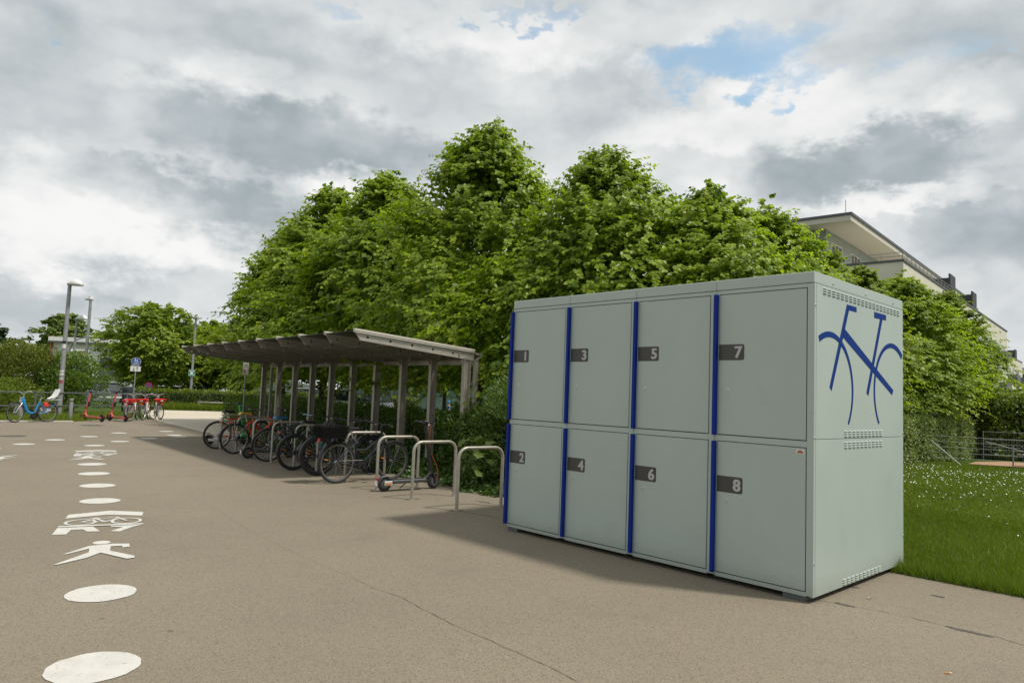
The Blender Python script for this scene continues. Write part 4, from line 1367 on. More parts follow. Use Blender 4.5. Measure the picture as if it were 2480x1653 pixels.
lamp_post('white dome street lamp on a thin post between two taller lamps', (-26.3, 42.6), 5.05, .07, 'dome', -.3, 1.0, arm=1.0)
lamp_post('thin curved arm street lamp in front of the far trees', (-30.0, 48), 4.6, .06, 'curved', -.2, arm=1.0)
lamp_post('low white lamp head just showing above the reddish bush', (-33.2, 48), 3.9, .06, 'dome', -.2, .9, arm=.8)
gl_ = lamp_post('slim street lamp carrying the green assembly point sign', (-18.05, 40.2), 5.15, .07, 'disc', -.3)
SGR = mat('sign_green', (.008, .22, .12), .4)
asx = thing('assembly_sign', 'square green assembly point sign with white figures on the slim lamp', 'sign', (-18.02, 40.09, 1.70), math.radians(24))
MB().cbox(-.29, .29, -.012, .0, 0, .63, .004).build('sign_board', WHT, asx)
MB().cbox(-.275, .275, -.0155, -.0125, .015, .615, .001).build('sign_face', SGR, asx)
wp = MB(); fz = lambda a, b, h: (a, h, b)
for sx in (-1, 1):
    for sz in (0, 1):
        cx, cz = sx * .235, (.055 if sz == 0 else .575)
        dx, dz = -sx, (1 if sz == 0 else -1)
        wp.prism([(cx + dx * .13, cz + dz * .13), (cx + dx * .13 - dx * .11, cz + dz * .13), (cx + dx * .13, cz + dz * .02)], fz, -.018, -.016)
        wp.prism([(cx, cz + dz * .03), (cx + dx * .03, cz), (cx + dx * .10, cz + dz * .07), (cx + dx * .07, cz + dz * .10)], fz, -.0183, -.0163)
for x, s in ((-.07, .85), (.07, .85), (0, 1.0)):
    zc = .32
    wp.prism([(x + .035 * s * math.cos(t * math.pi / 6), zc + .15 * s + .035 * s * math.sin(t * math.pi / 6)) for t in range(12)], fz, -.0187 - .0003 * (x == 0), -.0165)
    wp.prism([(x - .05 * s, zc + .10 * s), (x + .05 * s, zc + .10 * s), (x + .04 * s, zc - .02 * s), (x + .03 * s, zc - .17 * s), (x - .03 * s, zc - .17 * s), (x - .04 * s, zc - .02 * s)], fz, -.019 - .0003 * (x == 0), -.0165)
wp.build('pictogram', WHT, asx)
# shared path sign
SBL = mat('sign_blue', (.01, .07, .30), .4)
ps = thing('path_sign', 'round blue shared path sign above a white plate with two arrows', 'sign', (-20.1, 38.0, .16), math.radians(20))
MB().tube([(0, .03, -.2), (0, .03, 2.30)], .03, 10).build('pole', GALV, ps, smooth=True)
MB().lathe([(0, -.006), (.235, -.006), (.235, .0), (0, .0)], 32, (0, 0, 2.34), 'Y').build('sign_rim', WHT, ps)
sf = MB().lathe([(0, -.0095), (.222, -.0095), (.222, -.0065), (0, -.0065)], 32, (0, 0, 2.34), 'Y').build('sign_face', SBL, ps)
w2 = MB()
w2.prism([(-.21, 2.335), (.21, 2.335), (.21, 2.347), (-.21, 2.347)], fz, -.012, -.010)
for x, s in ((-.04, 1.0), (.05, .7)):
    w2.prism([(x + .022 * math.cos(t * math.pi / 6), 2.36 + .135 * s + .022 * math.sin(t * math.pi / 6)) for t in range(12)], fz, -.0121, -.0101)
    w2.prism([(x - .025, 2.36 + .11 * s), (x + .025, 2.36 + .11 * s), (x + .022, 2.36), (x - .022, 2.36)], fz, -.0123, -.0102)
ci = lambda cx, cz, r: [(cx + r * math.cos(t * math.pi / 8), cz + r * math.sin(t * math.pi / 8)) for t in range(16)]
kk = 0
for pts, cl in ((ci(-.085, 2.21, .055), True), (ci(.085, 2.21, .055), True), ([(-.085, 2.21), (-.03, 2.28), (.06, 2.28), (.0, 2.20), (-.085, 2.21)], False), ([(.085, 2.21), (.05, 2.305), (.02, 2.31)], False)):
    kk += 1
    for q4 in stroke(pts, .012, cl): w2.prism([(p.x, p.y) for p in q4], fz, -.0125 - .0002 * kk, -.0102)
w2.build('pictogram', WHT, ps)
MB().cbox(-.25, .25, -.006, .0, 1.83, 2.10, .003).build('arrow_plate', WHT, ps)
ar = MB()
for x, s in ((-.08, -1), (.08, 1)):
    z = 1.965
    ar.prism([(x - .012, z - .09), (x + .012, z - .09), (x + .012, z + .09), (x - .012, z + .09)], fz, -.009, -.0065)
    ar.prism([(x, z + s * .11), (x - .05, z + s * .04), (x - .03, z + s * .03), (x, z + s * .08), (x + .03, z + s * .03), (x + .05, z + s * .04)][::s], fz, -.0093, -.0066)
ar.build('arrow', BLK, ps)
nps = thing('no_parking_sign', 'small round red and blue no stopping sign in front of the parked cars', 'sign', (-20.55, 40.4, 0), math.radians(20))
MB().tube([(0, .03, -.1), (0, .03, 1.4)], .028, 8).build('pole', GALV, nps)
MB().lathe([(0, -.006), (.20, -.006), (.20, 0), (0, 0)], 24, (0, 0, 1.22), 'Y').build('sign_rim', mat('sign_red', (.48, .02, .03), .4), nps)
MB().lathe([(0, -.009), (.15, -.009), (.15, -.0065)], 24, (0, 0, 1.22), 'Y').build('sign_face', SBL, nps)
b4 = MB()
for s_ in (1, -1): b4.prism([(-.10 * s_ - .03, 1.22 - .14), (-.10 * s_ + .03, 1.22 - .14), (.10 * s_ + .03, 1.22 + .10), (.10 * s_ - .03, 1.22 + .10)], fz, -.012 - .0005 * s_, -.0095)
b4.build('cross_bar', MATS['sign_red'], nps)
MB().cbox(-.24, .24, -.006, 0, .84, .98, .002).build('sub_plate', WHT, nps)
bin_ = thing('litter_bin', 'dark ribbed barrel litter bin standing behind the red tub bicycles', 'litter bin', (-16.45, 30.6, 0))
MB().lathe([(.16, 0), (.17, .05), (.19, .3), (.20, .6), (.20, 1.0), (.205, 1.12), (.19, 1.2), (.10, 1.24), (0, 1.25)], 20).build('barrel', mat('bin_dark', (.03, .035, .04), .5), bin_, smooth=True)
for z in (.35, .62, .9): MB().lathe([(.200, z), (.213, z + .02), (.200, z + .04)], 20).build('hoop_band', mat('bin_band', (.10, .11, .12), .45), bin_, smooth=True)
MB().cbox(-.10, .10, -.206, -.17, 1.03, 1.12, .01).build('opening', BLK, bin_)
asx.scale = (.58, 1, .58); asx.location.z = 1.86
lb = thing('low_bench', 'low pale square tube bench beside the slim lamp', 'bench', (-17.35, 39.9, 0), math.radians(8))
LBM = mat('bench_pale', (.46, .44, .40), .55, vary=.08)
for x in (0, 1.75): MB().cbox(x - .07, x + .07, -.2, .2, -.01, .40, .008).build('leg', LBM, lb)
MB().cbox(-.08, 2.3, -.21, .21, .401, .47, .008).build('seat', LBM, lb)
wr = thing('white_barrier', 'white tube barrier on two posts behind the railing', 'barrier', (-18.05, 31.4, 0), math.radians(30))
for x in (0, .95): MB().tube([(x, 0, -.01), (x, 0, .68)], .022, 8).build('leg', GALV, wr)
MB().cbox(-.12, 1.15, -.035, .035, .681, .75, .01).build('top_bar', WHT, wr)
ns = thing('notice_post', 'thin post with a small white notice plate under the tip of the shelter roof', 'sign', (*tuple(row(20.2, 7.05).xy), 0), math.radians(18))
MB().tube([(0, .012, -.01), (0, .012, 2.12)], .02, 8).build('pole', GALV, ns)
np_ = MB().cbox(-.075, .075, -.012, -.008, 1.78, 2.12, .001).build('notice_plate', mat('notice_white', (.66, .66, .62), .5), ns)
w = MB(); w.box(-.06, -.0, -.0128, -.0122, 1.83, 1.93); w.build('notice_print', mat('notice_orange', (.45, .16, .06), .5), np_)
w = MB()
for i in range(4): w.box(-.055, .055, -.0128, -.0122, 2.0 + i * .025, 2.012 + i * .025)
w.build('notice_line', mat('print_grey', (.25, .25, .25), .6), np_)
for lab, p, r in (('round iron manhole cover in front of the coral e-scooters', (-13.48, 23.1), .34), ('dark iron manhole cover on open asphalt beside the painted dots', (-12.38, 17.86), .30)):
    mh = thing('manhole_cover', lab, 'manhole cover', (*p, 0), .3)
    MB().lathe([(0, .004), (r * .86, .004)], 28).build('lid', mat('cast_iron', (.085, .078, .07), .7, .3, vary=.3, vscale=20), mh)
    MB().lathe([(r * .9, .0025), (r, .0025)], 28).build('ring', mat('cast_iron_ring', (.12, .11, .1), .7, .2), mh)
cg = thing('cigarette_end', 'orange cigarette end lying on the bare asphalt', 'cigarette end', (2.58, 4.2, .005), .1)
MB().lathe([(0, -.018), (.004, -.018), (.004, .012)], 8, (0, 0, 0), 'X').build('filter', ORG, cg)
MB().lathe([(.0042, .012), (.004, .02), (0, .02)], 8, (0, 0, 0), 'X').build('paper', WHT, cg)
for lab, p, s in [('small pale pebble on the asphalt beside the emblem side of the lockers', (2.92, 5.75), .02), ('small white pebble on the asphalt near the two empty hoops', (-.45, 10.3), .018)]:
    pb = MB()
    vs = unit_rand(14) * np.array([s, s * .7, s * .4]) + np.array([0, 0, s * .35])
    import bmesh
    bm = bmesh.new()
    for q in vs: bm.verts.new(q)
    bmesh.ops.convex_hull(bm, input=bm.verts[:])
    me = bpy.data.meshes.new('pebble'); bm.to_mesh(me); bm.free()
    me.materials.append(mat('pebble_pale', (.6, .58, .54), .8))
    o = bpy.data.objects.new('pebble', me); COL.objects.link(o); o.location = (*p, 0)
    tag(o, lab, 'pebble')
# ================================================================ trees
BARK = mat('bark', (.085, .072, .056), .9, vary=.35, vscale=9, bump=.5, bscale=22)
LINDEN = leafmat('leaf_linden', (.092, .162, .013), (.36, .44, .040), .50, .42, .36)
LINDEN2 = leafmat('leaf_linden_far', (.095, .160, .014), (.32, .385, .04), .46, .5, .3)
DARKL = leafmat('leaf_dark', (.014, .035, .010), (.045, .075, .02), .25, .55, .3)
WALNUT = leafmat('leaf_olive', (.065, .12, .022), (.19, .25, .05), .3, .55, .3)
PRIVET = leafmat('leaf_privet', (.045, .10, .014), (.165, .24, .036), .36, .42, .4)
GREYH = leafmat('leaf_greygreen', (.17, .225, .08), (.36, .42, .17), .28, .5, .3)
BEECH = leafmat('leaf_beech', (.045, .085, .011), (.19, .24, .028), .32, .4, .4)
REDG = leafmat('leaf_redgreen', (.055, .085, .018), (.20, .225, .034), .34, .45, .35)
IVY = leafmat('leaf_ivy', (.025, .065, .010), (.10, .175, .024), .25, .4, .4)
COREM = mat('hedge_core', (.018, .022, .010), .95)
def prof_linden(t):
    return np.clip((1 - t ** 1.8), 0.03, 1) ** .92 * (.76 + .24 * np.minimum(1, t / .20))
def prof_round(t):
    return np.sqrt(np.clip(1 - (2 * t - .92) ** 2 / 1.12, .03, 1))
def crown(name, mt, H, zb, R, nb, ns, nl, ls, prof=prof_linden, parent=None, droop=.30, spires=6, fill=3000, sx=1.0, tint0=.42, fillscale=1.9, shape='broad', csize=.30, low=.0):
    t = rng.random(nb) ** .9
    az = rng.random(nb) * 2 * np.pi
    lob = 1 + .16 * np.sin(3 * az + 5 * t + rng.random() * 6) + .10 * np.sin(7 * az - 9 * t + rng.random() * 6)
    rad = R * prof(t) * lob * (.58 + .40 * rng.random(nb) ** .6)
    bc = np.stack([rad * np.cos(az) * sx, rad * np.sin(az), zb + t * (H - zb) * .97], 1)
    out = nrmz(np.stack([np.cos(az), np.sin(az), .05 + .9 * t ** 2.2], 1))
    btint = tint0 + .16 * rng.normal(size=nb)
    # shoots
    bi = np.repeat(np.arange(nb), ns)
    n = len(bi)
    cs = csize * (R / 2.7)
    tp = (1 - .55 * t[bi] ** 1.5)[:, None]
    st = bc[bi] + rng.normal(size=(n, 3)) * np.array([cs, cs, cs * .55]) * tp
    sd = nrmz(out[bi] + rng.normal(size=(n, 3)) * np.array([.55, .55, .38]))
    L = (.40 + .45 * rng.random(n)) * (R / 2.7) ** .6 * tp[:, 0] ** .7
    # leading shoots that break the outline at the top
    if spires:
        ta = rng.random(spires) * 2 * np.pi; tr = R * .62 * rng.random(spires) ** .8
        tn = np.clip((1 - (tr / (R * .92)) ** 1.05) ** (1 / 1.55), .05, 1)
        tz = zb + tn * (H - zb) - .10 + .30 * rng.random(spires)
        k = 12
        for i in range(spires):
            p0 = np.array([tr[i] * np.cos(ta[i]), tr[i] * np.sin(ta[i]), tz[i] - .85])
            hh = np.linspace(0, 1.05, k) + rng.normal(size=k) * .04
            p = p0 + np.stack([rng.normal(size=k) * .06, rng.normal(size=k) * .06, hh], 1)
            st = np.concatenate([st, p]); 
            sd = np.concatenate([sd, nrmz(rng.normal(size=(k, 3)) * np.array([1, 1, .35]) + np.array([0, 0, .75]))])
            L = np.concatenate([L, (.44 - .30 * hh / 1.05).clip(.10, .6)])
            bi = np.concatenate([bi, np.full(k, rng.integers(nb))])
        n = len(bi)
    s = (np.arange(nl) + .6) / nl
    s = np.repeat(s[None, :], n, 0) + rng.normal(size=(n, nl)) * .03
    P_ = st[:, None, :] + sd[:, None, :] * (s * L[:, None])[..., None]
    P_[..., 2] -= droop * (s ** 2) * L[:, None]
    side = nrmz(np.cross(sd, np.array([0, 0, 1.0])) + 1e-6)
    alt = np.where((np.arange(nl) % 2) == 0, 1.0, -1.0)
    hor = np.stack([st[:, 0], st[:, 1], np.zeros(n)], 1); hor = nrmz(hor + 1e-6)
    A_ = sd[:, None, :] * .35 + side[:, None, :] * alt[None, :, None] * .65 + np.array([0, 0, -.55]) + hor[:, None, :] * .25 + rng.normal(size=(n, nl, 3)) * .28
    N_ = np.array([0, 0, .85]) + hor[:, None, :] * .75 + rng.normal(size=(n, nl, 3)) * .33 + 0 * A_
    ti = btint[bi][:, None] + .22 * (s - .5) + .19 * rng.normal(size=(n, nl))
    sz = ls * (.72 + .5 * rng.random((n, nl))) * (1.08 - .25 * s)
    P_ = P_.reshape(-1, 3); A_ = A_.reshape(-1, 3); N_ = N_.reshape(-1, 3)
    ti = ti.ravel(); sz = sz.ravel()
    # a few bright young leaves
    ti = np.where(rng.random(len(ti)) < .05, ti + .35, ti)
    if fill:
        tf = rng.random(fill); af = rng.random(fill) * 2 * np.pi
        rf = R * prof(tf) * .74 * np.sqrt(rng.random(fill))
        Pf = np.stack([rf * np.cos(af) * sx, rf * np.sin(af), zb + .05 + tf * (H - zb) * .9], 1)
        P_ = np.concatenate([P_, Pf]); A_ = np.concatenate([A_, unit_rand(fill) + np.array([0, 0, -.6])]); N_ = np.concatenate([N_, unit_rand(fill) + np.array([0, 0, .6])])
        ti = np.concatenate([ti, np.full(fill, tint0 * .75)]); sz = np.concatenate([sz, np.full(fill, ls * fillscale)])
    if low:
        keep = P_[:, 2] > low
        P_, A_, N_, ti, sz = P_[keep], A_[keep], N_[keep], ti[keep], sz[keep]
    return leaves(name, P_, A_, N_, sz, ti, shape, mt, parent), bc
def trunk(parent, H, zb, r, bc, limbs=12, m=None):
    t = MB()
    pts = [(0, 0, -.1)]; x = y = 0
    for k in range(1, 7):
        x += R_.uniform(-.05, .05); y += R_.uniform(-.05, .05)
        pts.append((x, y, H * .82 * k / 6))
    t.tube(pts, [r * 1.25] + [r * (1 - .14 * k) for k in range(1, 7)], 10)
    o = t.build('trunk', m or BARK, parent, smooth=True)
    l = MB()
    idx = R_.sample(range(len(bc)), min(limbs, len(bc)))
    for i in idx:
        b = bc[i]; z0 = max(zb * .75, min(b[2] - .7, H * .7)); f = z0 / (H * .82)
        k = min(5, int(f * 6)); a = Vector(pts[k]).lerp(Vector(pts[k + 1]), f * 6 - k)
        mid = (a * .5 + Vector(b) * .5) + Vector((0, 0, .12))
        l.tube([a, mid, Vector(b)], [r * .38, r * .24, r * .08], 6)
    l.build('branch_or_core', m or BARK, parent, smooth=True)
def tree(label, x, y, H, zb, R, nb, ns, nl, ls, mt=LINDEN, group=None, name='linden_tree', r=.11, limbs=12, rz=None, **kw):
    root = thing(name, label, 'tree', (x, y, ground_z(x, y) + .01), rng.random() * 6.28 if rz is None else rz, group)
    o, bc = crown('crown', mt, H, zb, R, nb, ns, nl, ls, parent=root, **kw)
    trunk(root, H, zb, r, bc, limbs)
    return root
LG = 'linden trees behind the bicycle shelter'
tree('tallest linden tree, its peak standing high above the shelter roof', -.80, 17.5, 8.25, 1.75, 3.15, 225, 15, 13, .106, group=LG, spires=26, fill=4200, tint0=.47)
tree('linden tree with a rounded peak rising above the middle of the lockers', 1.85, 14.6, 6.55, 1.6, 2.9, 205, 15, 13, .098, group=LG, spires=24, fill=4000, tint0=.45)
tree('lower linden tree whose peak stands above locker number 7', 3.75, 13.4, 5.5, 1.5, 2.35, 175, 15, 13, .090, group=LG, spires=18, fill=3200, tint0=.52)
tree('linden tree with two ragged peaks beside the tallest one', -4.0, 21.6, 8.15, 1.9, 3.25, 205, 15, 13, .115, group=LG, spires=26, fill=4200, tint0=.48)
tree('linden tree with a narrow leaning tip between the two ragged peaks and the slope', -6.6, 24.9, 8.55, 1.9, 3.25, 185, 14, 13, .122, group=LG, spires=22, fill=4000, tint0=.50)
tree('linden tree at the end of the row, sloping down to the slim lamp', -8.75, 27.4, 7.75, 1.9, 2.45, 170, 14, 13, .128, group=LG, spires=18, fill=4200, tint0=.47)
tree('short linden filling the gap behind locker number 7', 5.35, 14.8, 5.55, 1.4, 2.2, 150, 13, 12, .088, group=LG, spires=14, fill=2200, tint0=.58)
RG = 'yellow green trees by the lawn'
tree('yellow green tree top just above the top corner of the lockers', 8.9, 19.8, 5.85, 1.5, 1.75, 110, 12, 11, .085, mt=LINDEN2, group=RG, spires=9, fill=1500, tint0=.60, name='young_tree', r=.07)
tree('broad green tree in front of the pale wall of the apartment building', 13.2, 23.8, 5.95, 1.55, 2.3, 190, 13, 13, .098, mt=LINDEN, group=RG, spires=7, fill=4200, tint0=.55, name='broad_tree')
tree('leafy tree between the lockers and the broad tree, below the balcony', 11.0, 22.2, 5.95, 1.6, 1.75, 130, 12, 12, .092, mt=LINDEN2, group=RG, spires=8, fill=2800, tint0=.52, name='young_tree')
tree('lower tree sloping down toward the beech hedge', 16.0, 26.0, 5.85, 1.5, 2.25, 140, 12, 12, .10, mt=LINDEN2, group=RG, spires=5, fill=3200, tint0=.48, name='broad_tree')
FG = 'trees beyond the pale path'
tree('round bright green tree behind the blue path sign', -21.6, 43.0, 6.25, 1.35, 2.75, 160, 12, 11, .14, mt=LINDEN2, group=FG, spires=7, fill=3000, tint0=.48, name='round_tree', prof=prof_round)
tree('bright tree behind the slim lamp, close to the shelter tip', -19.8, 46.5, 5.9, 1.5, 2.4, 120, 12, 11, .15, mt=LINDEN2, group=FG, spires=5, fill=2600, tint0=.52, name='round_tree', prof=prof_round)
tree('pale yellow green tree seen under the far end of the shelter roof', -17.4, 45.5, 5.6, 1.5, 2.4, 110, 12, 11, .15, mt=LINDEN2, group=FG, spires=3, fill=2600, tint0=.62, name='round_tree', prof=prof_round)
tree('tall olive green tree behind the curved lamp', -45.5, 72, 8.3, 2.0, 2.9, 110, 12, 9, .24, mt=WALNUT, group=FG, spires=3, fill=1800, tint0=.55, name='olive_tree', prof=prof_round)
tree('olive green tree behind the white house', -41.8, 74, 6.9, 2.0, 2.3, 80, 12, 9, .24, mt=WALNUT, group=FG, spires=3, fill=1300, tint0=.5, name='olive_tree', prof=prof_round)
tree('dark tree beyond the reddish bush, far off', -56.5, 76, 7.6, 1.5, 3.0, 100, 12, 9, .26, mt=DARKL, group=FG, spires=3, fill=1800, tint0=.5, name='dark_tree', prof=prof_round)
tree('small dark tree between the low white lamp head and the olive tree', -49.5, 76, 5.6, 1.5, 2.2, 70, 12, 9, .26, mt=DARKL, group=FG, spires=2, fill=1200, tint0=.6, name='dark_tree', prof=prof_round)
# trees deep behind the row, closing the view under the crowns
for i, (lab, x, y, h, R) in enumerate([('shaded tree behind the linden row, above the pale green pavilion', -3.0, 33.0, 7.0, 3.0), ('shaded tree behind the linden row, beside the parked cars', -9.5, 38.0, 7.0, 3.0), ('shaded tree behind the lockers', 5.0, 27.0, 6.2, 3.0)]):
    tree(lab, x, y, h, 2.0, R, 100, 12, 10, .16, mt=LINDEN, group='shaded trees behind the lindens', spires=2, fill=2400, tint0=.35, name='shade_tree', prof=prof_round)
# ================================================================ hedges and shrubs
def hedge(label, c0, c1, depth, h, n, ls, mt, name='hedge', cat='hedge', round_=.18, shape='small', jit=.05, group=None, tint0=.45, core=True, up=.5, top_boost=.12, loc_z=None):
    """clipped hedge from c0 to c1 (its front foot line), depth behind"""
    c0 = Vector(c0); c1 = Vector(c1); L = (c1 - c0).length
    rz = math.atan2(c1.y - c0.y, c1.x - c0.x)
    root = thing(name, label, cat, (c0.x, c0.y, ground_z(c0.x, c0.y) + .01), rz, group)
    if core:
        MB().cbox(.12, L - .12, .12, depth - .12, -.05, h - .12, .05).build('branch_or_core', COREM, root)  # added solid dark block, not branches; keeps light from passing through the hedge
    a_f, a_t, a_s = L * h, L * depth, depth * h
    w = np.array([a_f, a_t * 1.1, a_f * .5, a_s, a_s]); w = w / w.sum()
    k = rng.choice(5, size=n, p=w)
    a = rng.random(n); b = rng.random(n)
    P_ = np.zeros((n, 3)); N_ = np.zeros((n, 3))
    f = k == 0; P_[f] = np.stack([a[f] * L, 0 * a[f], b[f] * h], 1); N_[f] = (0, -1, .25)
    f = k == 1; P_[f] = np.stack([a[f] * L, b[f] * depth, 0 * a[f] + h], 1); N_[f] = (0, 0, 1)
    f = k == 2; P_[f] = np.stack([a[f] * L, 0 * a[f] + depth, b[f] * h], 1); N_[f] = (0, 1, .25)
    f = k == 3; P_[f] = np.stack([0 * a[f], a[f] * depth, b[f] * h], 1); N_[f] = (-1, 0, .25)
    f = k == 4; P_[f] = np.stack([0 * a[f] + L, a[f] * depth, b[f] * h], 1); N_[f] = (1, 0, .25)
    # round the shoulders
    for ax, lo, hi in ((0, 0, L), (1, 0, depth)):
        for e, s in ((lo, 1), (hi, -1)):
            din = np.clip(round_ - (P_[:, ax] - e) * s, 0, round_); dz = np.clip(round_ - (h - P_[:, 2]), 0, round_)
            cut = np.clip(np.hypot(din, dz) - round_, 0, None)
            P_[:, 2] -= cut * .7; P_[:, ax] += s * cut * .7
    wob = .5 * jit * (np.sin(P_[:, 0] * 5 + 1) + np.sin(P_[:, 0] * 2.3) + np.sin(P_[:, 2] * 7 + P_[:, 0] * 3))
    P_ = P_ + N_ * (wob[:, None] + (rng.normal(size=n) * jit - jit * .6)[:, None])
    A_ = N_ * .5 + unit_rand(n) * .9 + np.array([0, 0, up])
    NN = N_ + unit_rand(n) * .7 + np.array([0, 0, .5])
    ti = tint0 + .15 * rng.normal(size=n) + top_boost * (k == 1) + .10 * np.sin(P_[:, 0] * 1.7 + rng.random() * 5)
    P_[:, 2] = np.maximum(P_[:, 2], .0)
    leaves('foliage', P_, A_, NN, ls * (.7 + .6 * rng.random(n)), ti, shape, mt, root)
    return root
def shrub(label, x, y, H, R, n, ls, mt, name='shrub', cat='shrub', sx=1.0, rz=0.0, shape='small', group=None, tint0=.45, lumps=26, zlow=.05):
    root = thing(name, label, cat, (x, y, ground_z(x, y) + .01), rz, group)
    t = rng.random(lumps); az = rng.random(lumps) * 2 * np.pi
    rr = R * np.sqrt(np.clip(1 - (t * 1.02 - .25) ** 2 / .62, .02, 1)) * (.55 + .4 * rng.random(lumps))
    bc = np.stack([rr * np.cos(az) * sx, rr * np.sin(az), .15 * H + t * H * .78], 1)
    i = rng.integers(0, lumps, n)
    u_ = unit_rand(n); sc = R * .34 * (.5 + .5 * rng.random(n) ** .4)
    P_ = bc[i] + u_ * sc[:, None] * np.array([1.15, 1.15, .85])
    o_ = nrmz(P_ - np.array([0, 0, H * .4]))
    A_ = o_ * .7 + unit_rand(n) * .7 + np.array([0, 0, .45]); NN = o_ + unit_rand(n) * .6 + np.array([0, 0, .5])
    ti = tint0 + (.12 * rng.normal(size=lumps))[i] + .13 * rng.normal(size=n) + .10 * (P_[:, 2] / H - .5)
    keep = P_[:, 2] > zlow
    leaves('foliage', P_[keep], A_[keep], NN[keep], (ls * (.7 + .6 * rng.random(n)))[keep], ti[keep], shape, mt, root)
    m = MB()
    for k in range(7):
        b = bc[k]
        m.tube([(b[0] * .1, b[1] * .1, -.05), (b[0] * .5, b[1] * .5, b[2] * .6), tuple(b)], [.035, .025, .01], 5)
    m.build('stem', BARK, root)
    return root
p0, p1 = row(24.6, 7.95), row(10.6, 7.95)
hedge('clipped green hedge running behind the whole bicycle shelter', p0.xy, p1.xy, 1.0, 1.03, 50000, .055, PRIVET, jit=.055, tint0=.40)
p0, p1 = row(10.75, 7.35), row(8.2, 7.25)
hedge('taller hedge between the end post of the shelter and the lockers', p0.xy, p1.xy, 1.3, 1.22, 20000, .06, PRIVET, jit=.09, tint0=.38, round_=.35)
shrub('willow leaved shrub standing up beside locker number 1', .55, 11.6, 1.85, 1.0, 14000, .085, leafmat('leaf_willow', (.045, .10, .018), (.15, .22, .045), .3, .42, .4), shape='narrow', tint0=.52, name='willow_shrub')
# ivy and seedlings creeping out under the shelter
n = 26000
cc = 8.0 + 13.2 * rng.random(n); dd = 6.55 + 1.6 * rng.random(n) ** .9 + .10 * np.sin(cc * 4.1) + .08 * np.sin(cc * 9.7)
dd = dd + .45 * np.clip(cc - 17, 0, 4) / 2
hh = np.clip((dd - 6.45) / 1.4, .02, 1) * (.38 + .22 * np.sin(cc * 2.2) ** 2) * (.35 + .65 * rng.random(n))
Pg = np.stack([C_[0] * cc + D_[0] * dd, C_[1] * cc + D_[1] * dd, hh], 1)
iv = leaves('ground_cover', Pg, unit_rand(n) + np.array([-.3, -.3, .1]), unit_rand(n) * .7 + np.array([-.3, -.3, 1.0]), .055 * (.6 + .7 * rng.random(n)), .42 + .16 * rng.normal(size=n), 'broad', IVY)
tag(iv, 'low ivy and seedlings creeping out below the shelter hedge', 'ground cover', kind='stuff')
es = [edge(-14 + .25 * i) for i in range(64)]
nrm_ = Vector((.7286, .685))
sm_ = MB()
for a, b in zip(es[:-1], es[1:]):
    w0_, w1_ = rag.uniform(.05, .11), rag.uniform(.05, .11)
    sm_.sheet([(a[0] - nrm_.x * .03, a[1] - nrm_.y * .03), (b[0] - nrm_.x * .03, b[1] - nrm_.y * .03), (b[0] + nrm_.x * w1_, b[1] + nrm_.y * w1_), (a[0] + nrm_.x * w0_, a[1] + nrm_.y * w0_)], .003)
tag(sm_.build('soil_edge', mat('soil', (.045, .034, .024), .95, vary=.4, vscale=6)), kind='structure')
soil = [tuple(row(c, d).xy) for c, d in ((8.0, 6.4), (20.2, 6.9), (24.8, 7.9), (24.8, 9.4), (8.0, 9.4))]
tag(MB().sheet(soil, -.002).build('bare_soil', mat('soil', (.045, .034, .024), .95, vary=.4, vscale=6)), kind='structure')
ms = thing('maple_seedling', 'young maple with large lobed leaves behind the bare end hoop', 'seedling', tuple(row(8.95, 6.95, 0)), 0)
n = 34
a_ = rng.random(n) * 6.28; rr_ = .30 * np.sqrt(rng.random(n)); zz_ = .25 + .6 * rng.random(n)
LFM = leafmat('leaf_maple', (.05, .10, .02), (.16, .20, .04), .3)
lf0 = leaves('leaf', np.zeros((1, 3)), np.array([[1.0, 0, 0]]), np.array([[0, 0, 1.0]]), .13, np.array([.55]), 'maple', LFM, ms)
for i in range(n):
    o = lf0 if i == 0 else lf0.copy()
    if i: COL.objects.link(o); o.parent = ms
    o.location = (rr_[i] * math.cos(a_[i]), rr_[i] * math.sin(a_[i]), zz_[i])
    o.rotation_euler = (rng.normal() * .35, .45 + rng.normal() * .25, a_[i] if i % 2 else -2.2 + rng.normal() * .8)
    k = .75 + .6 * rng.random(); o.scale = (k, k, k)
MB().tube([(0, 0, 0), (.02, .01, .45), (0, .03, .85)], [.012, .009, .004], 6).build('stem', BARK, ms)
# left bushes
LB = 'bushes behind the railing'
shrub('wide reddish green bush behind the railing', -23.6, 29.6, 3.05, 2.4, 17000, .11, REDG, sx=1.1, group=LB, name='bush', cat='bush', tint0=.42, lumps=46)
shrub('reddish green bush right beside the light blue bicycle, under the curved lamp', -21.2, 30.6, 2.85, 1.8, 13000, .11, REDG, group=LB, name='bush', cat='bush', tint0=.50, lumps=36)
shrub('fresh green bush behind the lamp post and coral e-scooters', -19.25, 31.3, 2.5, 1.32, 13000, .10, PRIVET, group=LB, name='bush', cat='bush', tint0=.56, lumps=36)
shrub('low yellow green bush under the reddish bushes', -19.6, 27.4, 1.15, 1.35, 7000, .09, BEECH, sx=1.5, group=LB, name='bush', cat='bush', tint0=.72)
# hedge and long grass beyond the pale path
hedge('long dark hedge in front of the parked cars', (-20.6, 39.0), (-5.5, 42.6), 1.2, 1.02, 24000, .085, BEECH, jit=.06, tint0=.36, top_boost=.38)
